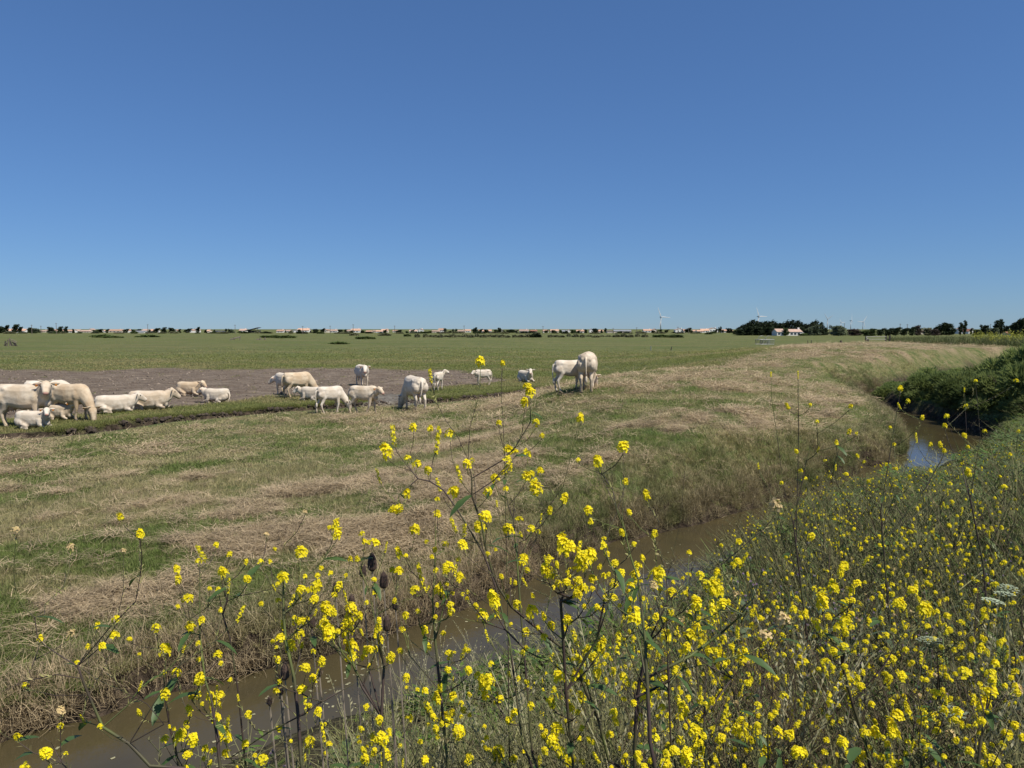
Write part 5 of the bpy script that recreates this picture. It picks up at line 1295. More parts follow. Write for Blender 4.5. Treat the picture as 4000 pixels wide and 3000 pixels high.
# ------------------------------------------------------------------ flowering mustard
M_PALE = newmat('withered_petals', (0.78, 0.60, 0.28), .7, (0.62, 0.46, 0.24), 40, trans=.3, rnd=.15)
M_BUD = newmat('green_yellow_buds', (0.42, 0.46, 0.06), .6, (0.30, 0.36, 0.05), 60, trans=.2)
M_STEM = newmat('mustard_stem', (0.115, 0.140, 0.038), .6, (0.055, 0.038, 0.032), 4, lo=.38, hi=.55, spec=.3)
M_POD = newmat('seed_pods', (0.30, 0.32, 0.10), .6, (0.36, 0.30, 0.14), 20, trans=.2)
M_LEAFM = newmat('mustard_leaf', (0.060, 0.110, 0.030), .5, (0.085, 0.140, 0.040), 12, trans=.3, spec=.4)

def head_mesh(seed, nf=17, pale=False, tall=1.0):
    """raceme head, radius about 1: four-petalled flowers round a bud dome"""
    r = random.Random(seed); m = MB()
    for i in range(nf):
        t_ = (i + .5) / nf; a = i * 2.39996 + r.uniform(-.3, .3)
        el = rad(78 - 92 * t_) + r.uniform(-.12, .12)
        d = Vector((math.cos(a) * math.cos(el), math.sin(a) * math.cos(el), math.sin(el)))
        c = Vector((d.x * .62, d.y * .62, d.z * .50 * tall + .12 - .45 * t_ * (tall - .6))) * r.uniform(.85, 1.15)
        nrm = (d + Vector((r.uniform(-.35, .35), r.uniform(-.35, .35), r.uniform(0, .5)))).normalized()
        s_ = nrm.orthogonal().normalized(); s_ = Matrix.Rotation(r.uniform(0, 6.28), 3, nrm) @ s_
        for k in range(4):
            if pale and r.random() < .25: continue
            p = Matrix.Rotation(k * math.pi / 2 + r.uniform(-.2, .2), 3, nrm) @ s_; q = nrm.cross(p)
            L_ = r.uniform(.40, .56) * (1.1 if pale else 1); w_ = L_ * .42; up_ = nrm * (.10 - (.22 if pale else .06) * r.random())
            m.add([c, c + p * L_ * .55 + q * w_ + up_, c + p * L_ + up_ * .4, c + p * L_ * .55 - q * w_ + up_], [(0, 1, 2, 3)], 0)
        if i % 3 == 0: m.tube([Vector((0, 0, -.3)), c * .6, c], [.035, .03, .03], 3, 1, cap=False)
    for i in range(9):
        a = i * 2.4; c = Vector((math.cos(a) * .16, math.sin(a) * .16, .52 * tall + r.uniform(0, .16)))
        m.ball(c, (.055, .055, .09), 4, 3, 1)
    m.tube([(0, 0, -1.0), (0, 0, .4)], [.045, .03], 4, 1, cap=False)
    return m.mesh('flower_head', [M_PALE if pale else M_YEL, M_BUD])
HEADS = [head_mesh(1, 15), head_mesh(2, 19, tall=1.35), head_mesh(3, 11), head_mesh(4, 16, tall=1.1), head_mesh(9, 8), head_mesh(12, 21, tall=1.7)]
HPALE = [head_mesh(5, 14, True, 1.2), head_mesh(6, 12, True, 1.0)]
def spire_mesh(seed):
    r = random.Random(seed); m = MB()
    for i in range(20):
        z = -1.6 + 2.6 * i / 20; a = i * 2.4; d = Vector((math.cos(a), math.sin(a), .5)).normalized(); c = Vector((d.x * .3, d.y * .3, z)); n_ = d; s_ = n_.orthogonal().normalized()
        for k in range(3 if i < 8 else 4):
            p = Matrix.Rotation(k * 1.57, 3, n_) @ s_; q = n_.cross(p); L_ = .30; m.add([c, c + p * L_ * .5 + q * .12, c + p * L_, c + p * L_ * .5 - q * .12], [(0, 1, 2, 3)], 0)
    m.tube([(0, 0, -1.8), (0, 0, 1.1)], [.05, .04], 4, 1, cap=False)
    return m.mesh('flower_head', [M_YEL, M_BUD])
HEADS.append(spire_mesh(3))
def leaf_mesh(seed, L_=.10):
    r = random.Random(seed); vs = []; fs = []; n = 6
    for i in range(n + 1):
        t_ = i / n; w_ = (math.sin(math.pi * min(t_ * .93 + .05, 1)) ** .8) * .12 * L_ * (1 + .25 * (i % 2)); z = -.35 * L_ * t_ ** 2 + .1 * L_ * t_
        vs += [(t_ * L_, -w_, z + .25 * w_), (t_ * L_, 0, z), (t_ * L_, w_, z + .25 * w_)]
    for i in range(n):
        b_ = 3 * i; fs += [(b_, b_ + 1, b_ + 4, b_ + 3), (b_ + 1, b_ + 2, b_ + 5, b_ + 4)]
    return mk('leaf', vs, fs, M_LEAFM, None, True)
LEAVES = [leaf_mesh(1, .055), leaf_mesh(2, .075)]

def grow(polys, heads, rs, rbase=.0015):
    """polys: list of world polylines (first from the ground up, others start at a node of it).
       heads: list of (pos, radius). Returns list of stem tubes and head frames"""
    nodes_ = []; par = []; 
    def add(p, pr): nodes_.append(Vector(p)); par.append(pr); return len(nodes_) - 1
    paths = []
    def addpath(pts, pr):
        ids = [pr] if pr is not None else []
        for p in pts:
            pr = add(p, pr); ids.append(pr)
        paths.append(ids); return pr
    def subdiv(pl):
        out = [Vector(pl[0])]
        for a, b in zip(pl[:-1], pl[1:]):
            a, b = Vector(a), Vector(b); k = max(1, int((b - a).length / .09))
            for j in range(1, k + 1): out.append(a.lerp(b, j / k))
        return out
    addpath(subdiv(polys[0]), None)
    for pl in polys[1:]:
        s0 = Vector(pl[0]); j = min(range(len(nodes_)), key=lambda i: (nodes_[i] - s0).length)
        addpath(subdiv([nodes_[j]] + [Vector(q) for q in pl[1:]])[1:], j)
    hd = []
    order = sorted(range(len(heads)), key=lambda i: min((Vector(heads[i][0]) - n_).length for n_ in nodes_))
    zmin = nodes_[0].z
    for i in order:
        h = Vector(heads[i][0]); hr = heads[i][1]
        tgt = h - Vector((0, 0, hr * .9))
        best = None; bc = 1e9
        for j, q in enumerate(nodes_):
            dz = tgt.z - q.z; dh = math.hypot(tgt.x - q.x, tgt.y - q.y); d = math.hypot(dz, dh)
            if d < .015: best = j; bc = -1; break
            if dz < .5 * dh + .01: pen = 2.5 * (.5 * dh + .01 - dz)
            else: pen = 0
            if q.z < zmin + .25: pen += .6
            c = d + pen + (.06 if d < .06 else 0)
            if c < bc: bc = c; best = j
        q = nodes_[best]; d = (tgt - q).length
        if d > .02:
            mid = Vector((q.x * .30 + tgt.x * .70, q.y * .30 + tgt.y * .70, q.z * .55 + tgt.z * .45)) + Vector((rs.uniform(-1, 1), rs.uniform(-1, 1), rs.uniform(-.5, .5))) * d * .07
            k = max(2, min(6, int(d / .07))); pts = []
            for s_ in range(1, k + 1):
                t_ = s_ / k; pts.append(q * (1 - t_) ** 2 + mid * (2 * t_ * (1 - t_)) + tgt * t_ ** 2)
            end = addpath(pts, best)
        else: end = best
        hd.append((h, hr, end, i))
    cnt = [0.25] * len(nodes_)
    for h, hr, e, i in hd:
        j = e
        while j is not None: cnt[j] += 1; j = par[j]
    for ids in paths[1:] : pass
    return nodes_, par, paths, cnt, hd
def make_mustard(name, loc, polys, heads, seed, pale=(), label=None, group=None, nleaf=4, rb=.0016, pods=True, own=True):
    """all coordinates relative to loc"""
    rs = random.Random(seed); loc = Vector(loc)
    nodes_, par, paths, cnt, hd = grow(polys, heads, rs)
    o = empty(name, loc); tag(o, label, 'mustard plant', group)
    m = MB()
    for ids in paths:
        if len(ids) < 2: continue
        c0 = cnt[ids[1]] if ids[0] != ids[1] else cnt[ids[0]]
        rr = [min(rb * max(cnt[j] if k else c0, .3) ** .5, .0048) * (1.0 if k < len(ids) - 1 else .8) for k, j in enumerate(ids)]
        m.tube([nodes_[j] for j in ids], rr, 4 if rr[0] < .003 else 6, 0, cap=False)
    m.build('stem', M_STEM, o, True)
    if pods:
        pm_ = MB()
        for h, hr, e, i in hd:
            j = e; k = 0; acc = 0
            while par[j] is not None and acc < .16 and cnt[par[j]] < 6:
                a, b = nodes_[par[j]], nodes_[j]; d = b - a; l_ = d.length; acc += l_
                if l_ > 1e-4:
                    dn = d / l_
                    for t_ in range(max(1, int(l_ / .013))):
                        p = a + d * rs.random(); out = dn.orthogonal().normalized(); out = Matrix.Rotation(rs.uniform(0, 6.28), 3, dn) @ out
                        q = p + out * .005 + (dn * .8 + out * .45) * rs.uniform(.006, .017); s_ = dn.cross(out) * .0016
                        pm_.add([p - s_, p + s_, q + s_ * .3, q - s_ * .3], [(0, 1, 2, 3)])
                j = par[j]
        if pm_.v:
            po = pm_.build('seed_pods', M_POD, o); po['kind'] = 'stuff'
    for h, hr, e, i in hd:
        j = e; up_ = (nodes_[j] - nodes_[par[j]]) if par[j] is not None else Vector((0, 0, 1))
        up_ = (up_.normalized() * .5 + Vector((0, 0, .5))).normalized()
        q = up_.to_track_quat('Z', 'Y').to_euler(); q = (up_.to_track_quat('Z', 'Y') @ Euler((0, 0, rs.uniform(0, 6.28))).to_quaternion()).to_euler()
        pal = i in pale
        me_ = rs.choice(HPALE) if pal else rs.choice(HEADS)
        sq_ = hr * rs.uniform(.85, 1.1); hob = link('flower_head', me_, o, loc=h, rot=q, scl=(sq_, sq_ * rs.uniform(.8, 1.1), sq_ * rs.uniform(.8, 1.5)))
        if pal: hob['label'] = 'withered pale flower head'
    low = [j for j in range(len(nodes_)) if cnt[j] >= 1.5 and nodes_[j].z - nodes_[0].z > .12]
    for k in range(nleaf):
        if not low: break
        j = rs.choice(low)
        link('leaf', rs.choice(LEAVES), o, loc=nodes_[j], rot=(rs.uniform(-.3, .3), rs.uniform(-.3, .5), rs.uniform(0, 6.28)), scl=rs.uniform(.6, 1.3))
    return o

# --- the plants standing right in front of the viewer.  Heads: photograph measurements turned into points in space
def Z(s, ox, oy, pts):
    out = []
    for q in pts:
        x, y, c = q[:3]; out.append((ox + x / s, oy + y / s, {'S': 30, 'M': 46, 'L': 66}[c[0]], 'p' in c))
    return out
HP = Z(1.7015, 1300, 1500, [(1290, 15, 'M'), (1310, 60, 'L'), (1275, 128, 'L'), (1350, 258, 'M'), (1645, 230, 'M'), (1103, 262, 'S'), (1390, 345, 'S'), (535, 290, 'M'), (400, 320, 'L'), (648, 300, 'S'), (700, 350, 'L'), (780, 335, 'L'), (360, 450, 'L'), (495, 495, 'M'), (560, 540, 'M'), (300, 600, 'M'), (630, 575, 'M'), (890, 535, 'M'), (925, 510, 'S'), (835, 580, 'M'), (1290, 470, 'L'), (1165, 440, 'M'), (1210, 450, 'M'), (1160, 500, 'M'), (1170, 550, 'M'), (1140, 590, 'M'), (1075, 630, 'M'), (1030, 715, 'M'), (1285, 615, 'M'), (1320, 600, 'M'), (1380, 580, 'M'), (1630, 505, 'S'), (1350, 690, 'L'), (1535, 765, 'M'), (1440, 843, 'S'), (1385, 883, 'S'), (700, 660, 'M'), (805, 720, 'L'), (490, 730, 'M'), (695, 770, 'S'), (425, 830, 'L'), (545, 975, 'L'), (695, 870, 'M'), (795, 920, 'M'), (1015, 885, 'L'), (975, 955, 'L'), (1240, 900, 'M'), (1165, 970, 'L'), (875, 960, 'M'), (1320, 960, 'M'), (1365, 985, 'S'), (1245, 1005, 'S'), (865, 1075, 'L'), (745, 1065, 'M'), (625, 1048, 'S'), (1930, 420, 'L'), (1765, 520, 'L'), (2085, 745, 'M'), (1700, 840, 'M'), (1945, 650, 'S'), (2140, 1000, 'M'), (1920, 990, 'S'), (1800, 1080, 'M'), (1530, 1070, 'L'), (1580, 1095, 'L'), (1640, 1080, 'M'), (1710, 1150, 'L'), (1650, 1180, 'L'), (1440, 1170, 'M'), (1270, 1180, 'M'), (1415, 1240, 'L'), (1470, 1270, 'M'), (1875, 1195, 'M'), (2010, 1195, 'S'), (2010, 1265, 'M'), (770, 1220, 'L'), (580, 1255, 'L'), (440, 1245, 'M'), (440, 1125, 'M'), (275, 1060, 'L'), (195, 995, 'S'), (20, 940, 'M'), (30, 1000, 'M'), (210, 1050, 'S'), (355, 1075, 'S'), (115, 1165, 'S'), (850, 1285, 'M'), (1120, 1280, 'S'), (275, 1300, 'S'), (2165, 1270, 'L'), (1865, 1330, 'M'), (1555, 1320, 'M'), (1910, 1265, 'M'), (1500, 1330, 'M'), (1620, 1340, 'L'), (1980, 1340, 'M'), (1150, 700, 'S'), (1090, 790, 'S')])
HP += Z(2.074, 1000, 2200, [(215, 125, 'L'), (365, 215, 'M'), (300, 290, 'M'), (480, 200, 'L'), (470, 300, 'M'), (605, 85, 'S'), (635, 260, 'M'), (570, 360, 'L'), (580, 415, 'M'), (765, 360, 'L'), (770, 425, 'L'), (745, 520, 'L'), (975, 240, 'M'), (1290, 220, 'L'), (1480, 220, 'M'), (1530, 270, 'M'), (1655, 100, 'S'), (1920, 300, 'L'), (1575, 340, 'M'), (1310, 390, 'S'), (1210, 430, 'M'), (215, 490, 'M'), (310, 445, 'S'), (350, 580, 'L'), (200, 610, 'M'), (280, 680, 'L'), (560, 510, 'L'), (600, 570, 'L'), (995, 465, 'S'), (990, 525, 'M'), (770, 690, 'L'), (790, 760, 'L'), (910, 710, 'L'), (1090, 770, 'M'), (1390, 680, 'M'), (1365, 545, 'M'), (1560, 740, 'M'), (400, 850, 'L'), (460, 940, 'M'), (370, 1020, 'M'), (400, 1130, 'M'), (500, 1210, 'M'), (1220, 930, 'M'), (1490, 1000, 'L'), (1465, 1085, 'M'), (1600, 1085, 'M'), (1400, 1180, 'L'), (1690, 700, 'L'), (1720, 870, 'M'), (1850, 980, 'L'), (1860, 1080, 'M'), (430, 1460, 'L'), (540, 1350, 'M'), (55, 1590, 'L'), (1020, 1430, 'L'), (1050, 1560, 'L'), (880, 1590, 'M'), (1370, 1600, 'M'), (1240, 1260, 'M'), (1540, 1275, 'L'), (1460, 1350, 'M'), (1640, 1370, 'L'), (1000, 1270, 'M'), (1720, 1590, 'M'), (1950, 1560, 'M'), (1840, 430, 'L')])
HP += Z(1.843, 0, 2200, [(1605, 65, 'L'), (1780, 115, 'M'), (1740, 345, 'M'), (1350, 260, 'L'), (1450, 415, 'M'), (1375, 460, 'M'), (1125, 465, 'M'), (835, 410, 'M'), (820, 520, 'M'), (735, 600, 'M'), (510, 510, 'Mp'), (1190, 630, 'L'), (1325, 610, 'S'), (1570, 660, 'M'), (1590, 720, 'S'), (1270, 790, 'M'), (1435, 840, 'M'), (1015, 870, 'S'), (290, 545, 'S'), (1190, 945, 'M'), (1430, 950, 'M'), (1510, 955, 'M'), (1550, 1020, 'L'), (1560, 1120, 'M'), (1640, 1145, 'M'), (1300, 1250, 'L'), (1380, 1270, 'L'), (1620, 1250, 'L'), (330, 1370, 'L'), (125, 1250, 'M'), (435, 1175, 'S'), (590, 1115, 'S'), (720, 1175, 'S'), (440, 1060, 'Mp'), (1185, 1270, 'M'), (1350, 1380, 'M'), (1540, 1350, 'M'), (1630, 1370, 'M'), (1790, 1090, 'M'), (180, 880, 'S'), (200, 1470, 'M')])
HP += Z(1.7015, 0, 1600, [(105, 800, 'Mp'), (470, 920, 'Mp'), (930, 830, 'M'), (820, 940, 'Sp'), (1330, 940, 'L'), (2000, 950, 'L'), (1480, 1080, 'M'), (1735, 1010, 'S'), (2025, 680, 'Sp'), (1770, 830, 'Sp')])
HP += [(1680, 1460, 50, False), (1877, 1415, 50, False), (1963, 1420, 26, False), (3030, 1978, 66, True), (2810, 2310, 50, False), (2720, 2450, 55, False), (2900, 2560, 60, False)]
HR = Z(2.074, 1900, 2200, [(490, 50, 'L'), (540, 80, 'M'), (860, 130, 'M'), (790, 210, 'L'), (740, 260, 'M'), (1035, 170, 'M'), (1090, 85, 'M'), (1210, 90, 'M'), (1410, 100, 'L'), (1350, 180, 'Mp'), (1500, 240, 'L'), (1730, 100, 'M'), (1870, 80, 'M'), (1610, 250, 'M'), (1700, 330, 'L'), (1780, 170, 'M'), (1845, 200, 'L'), (1830, 370, 'L'), (1910, 330, 'M'), (2030, 260, 'Mp'), (1020, 290, 'L'), (370, 400, 'L'), (60, 300, 'L'), (250, 340, 'M'), (320, 560, 'M'), (530, 510, 'M'), (660, 460, 'M'), (710, 580, 'L'), (1190, 390, 'L'), (1200, 460, 'L'), (1070, 620, 'L'), (1460, 610, 'L'), (1650, 590, 'L'), (1580, 500, 'Mp'), (930, 670, 'M'), (1620, 690, 'M'), (870, 770, 'M'), (730, 780, 'L'), (590, 920, 'L'), (740, 900, 'L'), (900, 890, 'M'), (1110, 930, 'M'), (1290, 830, 'M'), (1430, 940, 'L'), (1540, 870, 'M'), (1800, 720, 'M'), (1900, 780, 'L'), (20, 970, 'L'), (110, 1100, 'M'), (320, 970, 'M'), (230, 1220, 'M'), (360, 1160, 'M'), (530, 1130, 'M'), (770, 1090, 'M'), (1030, 1220, 'M'), (1300, 1080, 'L'), (1420, 1180, 'M'), (1560, 1120, 'L'), (1600, 1190, 'L'), (1730, 1110, 'M'), (570, 1350, 'L'), (540, 1450, 'L'), (600, 1530, 'L'), (680, 1600, 'L'), (430, 1590, 'M'), (220, 1590, 'M'), (100, 1540, 'L'), (1000, 1390, 'M'), (1290, 1320, 'M'), (1370, 1420, 'M'), (1460, 1560, 'M'), (1520, 1520, 'M'), (1700, 1360, 'L'), (1720, 1460, 'L'), (1620, 1570, 'L'), (1740, 1620, 'L'), (1900, 1420, 'M'), (2040, 1350, 'L'), (1450, 1640, 'L'), (1230, 1560, 'M'), (880, 1560, 'M'), (1130, 1600, 'M')])
HR += Z(1.659, 2700, 2000, [(300, 325, 'M'), (345, 300, 'M'), (780, 160, 'M'), (1070, 265, 'M'), (990, 355, 'M'), (1325, 350, 'M'), (920, 490, 'L'), (1075, 465, 'M'), (850, 580, 'L'), (1035, 510, 'M'), (1275, 500, 'M'), (1435, 510, 'M'), (665, 630, 'M'), (1195, 600, 'M'), (1360, 595, 'M'), (1510, 635, 'L'), (815, 735, 'L'), (1000, 720, 'L'), (945, 755, 'M'), (890, 680, 'S'), (600, 700, 'Lp'), (480, 800, 'Lp'), (300, 770, 'M'), (1140, 775, 'S'), (1305, 800, 'S'), (1490, 935, 'M'), (1300, 950, 'M'), (1880, 890, 'M'), (1810, 940, 'M'), (1970, 985, 'M'), (1770, 1040, 'L'), (1940, 1060, 'L'), (1960, 1110, 'L'), (1940, 1170, 'L'), (1900, 1250, 'L'), (2100, 1150, 'Lp'), (1880, 1360, 'M'), (1335, 1320, 'L'), (1510, 1310, 'L'), (1640, 1290, 'M'), (1720, 1300, 'L'), (1590, 1180, 'L'), (1310, 1410, 'L'), (1190, 1430, 'M'), (1590, 1420, 'M'), (1680, 1440, 'Mp'), (1520, 1520, 'L'), (980, 1500, 'L'), (1110, 1590, 'L'), (1950, 1610, 'L'), (2050, 1450, 'M'), (690, 1560, 'L'), (480, 1560, 'L'), (330, 1420, 'L'), (560, 1430, 'L'), (640, 1450, 'M'), (430, 1380, 'S'), (220, 1300, 'M'), (60, 1340, 'M'), (40, 1530, 'L'), (180, 1480, 'M'), (860, 1000, 'M'), (1000, 1060, 'M'), (1100, 1130, 'M'), (1020, 1170, 'M'), (1370, 1070, 'M'), (600, 1190, 'M'), (430, 1250, 'M'), (900, 1240, 'M'), (370, 1110, 'S'), (490, 950, 'M'), (990, 870, 'M'), (920, 910, 'M')])
HP += HR
# plants: (label, depth, [axis from the top of the ground upwards in photograph points], extra branches)
PL = [('tall mustard plant in the centre whose flower heads rise in front of the grazing cow', 2.25, [(2430, 3000), (2377, 2971), (2339, 2817), (2271, 2658), (2213, 2542), (2141, 2489), (2069, 2431), (1996, 2369), (1950, 2300), (1924, 2240), (1895, 2130), (1880, 2040), (1861, 1990), (1843, 1934), (1843, 1868), (1828, 1796), (1836, 1668), (1871, 1545), (1877, 1440)],
       [[(1828, 1796), (1790, 1710), (1740, 1640), (1700, 1560), (1684, 1490)], [(1843, 1868), (1960, 1800), (2010, 1750), (2040, 1690), (2052, 1620), (2052, 1595)], [(2010, 1750), (2072, 1650), (2078, 1560)]]),
      ('arching mustard plant reaching left with dark forked branches', 2.35, [(2080, 3000), (2040, 2900), (1990, 2500), (1935, 2290), (1892, 2170), (1830, 2060), (1779, 1980), (1733, 1915), (1680, 1880), (1633, 1870), (1590, 1820), (1553, 1770), (1537, 1720)], [[(1633, 1870), (1600, 1780), (1612, 1740), (1616, 1690)], [(1680, 1880), (1690, 1800), (1712, 1720)], [(1633, 1870), (1560, 1930), (1490, 1920), (1476, 1870)]]),
      ('mustard plant at the lower left with a thick crooked green stem crossing the water', 1.75, [(720, 3000), (586, 2992), (505, 2905), (401, 2840), (347, 2715), (320, 2650), (304, 2601), (255, 2574), (174, 2520), (146, 2488), (136, 2412), (87, 2368), (60, 2303), (54, 2232), (60, 2110)],
       [[(136, 2412), (174, 2400), (176, 2360), (250, 2290), (262, 2200), (270, 2160)], [(304, 2601), (430, 2450), (530, 2350), (548, 2250), (545, 2110)], [(320, 2650), (220, 2635), (100, 2660), (0, 2705)], [(505, 2905), (600, 2750), (700, 2600), (800, 2450), (900, 2400)], [(146, 2488), (70, 2560), (0, 2592)], [(520, 2905), (640, 2830), (575, 2750), (480, 2700)]]),
      ('mustard plant left of centre with one straight dark upright stem', 1.95, [(1180, 3000), (1175, 2960), (1165, 2800), (1150, 2650), (1115, 2500), (1108, 2400), (1105, 2200), (1110, 2130)], [[(1110, 2395), (1150, 2360), (1170, 2250), (1176, 2170)], [(1170, 2810), (1260, 2740), (1400, 2660), (1500, 2490)], [(1165, 2800), (1050, 2860), (900, 2960)]]),
      ('mustard plant with a dark forking stem leaning right to a withered pale head', 1.85, [(2479, 3000), (2479, 2923), (2486, 2754), (2498, 2663), (2532, 2509), (2609, 2347), (2720, 2258), (2826, 2200), (2920, 2120), (2990, 2060), (3028, 2000)], [[(2609, 2347), (2600, 2230), (2560, 2120), (2575, 2040)], [(2498, 2663), (2700, 2560), (2820, 2470), (2900, 2400)]]),
      ('mustard stem closest to the lens carrying the big blurred-looking double heads right of centre', 1.6, [(2560, 3000), (2540, 2900), (2520, 2500), (2493, 2264), (2464, 2176), (2440, 2070), (2431, 2029), (2437, 1853), (2434, 1780)], [[(2440, 2070), (2411, 2000), (2393, 1911), (2352, 1853), (2338, 1815)]]),
      ('slender mustard stem bowing right to a yellow head beside the double heads', 1.8, [(2640, 3000), (2620, 2900), (2605, 2500), (2604, 2260), (2658, 2043), (2676, 1826), (2650, 1765)], []),
      ('dark purple stemmed mustard in the thick middle of the central clump', 2.5, [(2100, 3000), (2080, 2950), (2060, 2700), (2035, 2400), (2020, 2200), (2005, 2030), (2012, 1900), (2040, 1800), (2060, 1770)], [[(2020, 2200), (2100, 2040), (2200, 1900), (2262, 1650)]]),
      ('very thin tall stalk topped by a small bud spike in front of the calves', 2.6, [(1990, 3000), (1985, 2500), (1975, 2000), (1970, 1750), (1962, 1600), (1958, 1500), (1963, 1440)], []),
      ('mustard plant standing in front of the teasels', 2.1, [(1500, 3000), (1490, 2800), (1500, 2600), (1470, 2450), (1440, 2300)], [[(1490, 2800), (1380, 2600), (1350, 2450)]]),
      ('mustard plant between the straight dark stem and the central clump, near the bottom', 1.9, [(1360, 3000), (1350, 2950), (1330, 2800), (1300, 2650)], []),
      ('bushy mustard plant low in the centre over the water', 2.2, [(1750, 3000), (1740, 2900), (1720, 2700), (1700, 2500), (1690, 2350), (1700, 2170), (1702, 1990)], [[(1720, 2700), (1600, 2560), (1560, 2400)]]),
      ('bushy mustard plant right of the centre over the pale water', 2.1, [(2240, 3000), (2230, 2900), (2210, 2700), (2200, 2500), (2190, 2350), (2230, 2250)], [[(2210, 2700), (2330, 2500), (2380, 2350)]]),
      ('low mustard plant at the very bottom left corner', 1.8, [(260, 3000), (240, 2980), (200, 2900), (170, 2880)], []),
      ('mustard plant rising beside the crooked stem at the lower left', 2.0, [(700, 3000), (690, 2950), (660, 2820), (640, 2700), (650, 2560)], []),
      ('mustard plant with several small heads over the near shore, lower left', 1.9, [(860, 3000), (850, 2900), (830, 2750), (800, 2650), (780, 2480), (780, 2300), (782, 2180)], []),
      ('leaning mustard plant left of the straight dark stem', 2.0, [(960, 3000), (950, 2900), (930, 2700), (900, 2500), (870, 2400), (850, 2300)], []),
      ('mustard plant in the dense yellow mass right of the forked stem', 2.0, [(2760, 3000), (2750, 2800), (2760, 2600), (2740, 2450)], [[(2750, 2800), (2860, 2650)]]),
      ('mustard plant with purple stems where the yellow mass thins to the right', 2.1, [(3000, 3000), (3000, 2850), (3020, 2700), (3000, 2550), (3040, 2450)], []),
      ('mustard plant bearing withered clusters in the right middle', 2.0, [(2960, 3000), (2950, 2800), (3000, 2620), (3060, 2500)], []),
      ('large mustard plant in the lower right with a dark diagonal stem', 2.2, [(3400, 3000), (3380, 2900), (3330, 2750), (3290, 2600), (3280, 2450), (3270, 2300)], [[(3330, 2750), (3450, 2600), (3580, 2400)]]),
      ('mustard plant with the largest broad yellow head near the right edge', 1.9, [(3820, 3000), (3830, 2900), (3850, 2800), (3860, 2700), (3840, 2600)], [[(3850, 2800), (3940, 2700)]]),
      ('mustard plant low in the lower right between leafy weeds', 2.0, [(3600, 3000), (3590, 2900), (3600, 2800), (3580, 2700)], []),
      ('mustard plant at the bottom edge below the broad yellow head', 1.8, [(3240, 3000), (3230, 2950), (3200, 2850)], [])]
HT = Z(1.7015, 2700, 1300, [(530, 270, 'S'), (710, 272, 'S'), (640, 490, 'S'), (790, 480, 'S'), (835, 590, 'S'), (1060, 490, 'S'), (1390, 370, 'S'), (1440, 455, 'S'), (1380, 480, 'S'), (1890, 320, 'S'), (1815, 375, 'S'), (1825, 490, 'S'), (1700, 555, 'M'), (1685, 620, 'S'), (1535, 565, 'S'), (1325, 630, 'S'), (1495, 690, 'S'), (1590, 745, 'S'), (1655, 745, 'S'), (1680, 785, 'S'), (1350, 745, 'S'), (1050, 660, 'S'), (965, 735, 'S'), (845, 770, 'S'), (1095, 670, 'S'), (700, 790, 'S'), (890, 850, 'S'), (1840, 760, 'S'), (1815, 685, 'S'), (1950, 655, 'S'), (2175, 655, 'S'), (1800, 870, 'S'), (1840, 930, 'M'), (1720, 1005, 'S'), (445, 880, 'S'), (725, 920, 'M'), (960, 890, 'S'), (1105, 820, 'S'), (1150, 860, 'S'), (1300, 880, 'S'), (1360, 905, 'S'), (2080, 1025, 'M'), (2120, 810, 'S'), (2160, 320, 'S'), (760, 970, 'S'), (920, 960, 'S'), (1030, 940, 'S'), (1180, 990, 'S'), (600, 1000, 'S'), (1450, 960, 'S'), (1590, 920, 'S')])
HP += [(a_, b_, c_ * .75, d_) for a_, b_, c_, d_ in HT]
PL += [('tall open mustard bush right of centre, its tips against the mown levee', 3.9, [(3160, 2560), (3130, 2300), (3100, 2050), (3060, 1900), (3035, 1700), (3015, 1560), (3011, 1470)], [[(3130, 2300), (3020, 1950), (2962, 1830)], [(3100, 2050), (3150, 1800), (3190, 1670)], [(3130, 2200), (3230, 1900), (3290, 1720), (3318, 1600)], [(3110, 2100), (3120, 1700), (3116, 1475)]]),
       ('tall open mustard bush standing before the pale reflection in the channel', 4.3, [(3480, 2500), (3460, 2250), (3440, 2000), (3480, 1750), (3515, 1540)], [[(3440, 2050), (3550, 1800), (3602, 1640)], [(3450, 2100), (3300, 1950), (3240, 1830)], [(3440, 2000), (3350, 1850), (3310, 1750)], [(3450, 2150), (3620, 1900), (3690, 1770)]]),
       ('tall mustard stalks in front of the feathery hedge', 4.1, [(3860, 2450), (3840, 2200), (3790, 1950), (3760, 1800), (3700, 1640)], [[(3790, 1950), (3830, 1700), (3811, 1500)], [(3760, 1800), (3775, 1680), (3768, 1535)], [(3840, 2200), (3950, 1950), (3978, 1700)]])]
RS = random.Random(99)
axes = []
for lab, dep, ax, ex in PL:
    axes.append([p for p in ax] + [p for e in ex for p in e])
asg = [[] for _ in PL]
for h in HP:
    best = 0; bd = 1e9
    for i, A in enumerate(axes):
        for (a, b) in A:
            d = math.hypot(h[0] - a, (h[1] - b)) + (60 if b < h[1] - 20 else 0)
            if d < bd - len(asg[i]) * 0: bd = d; best = i
    if bd < 420: asg[best].append(h)
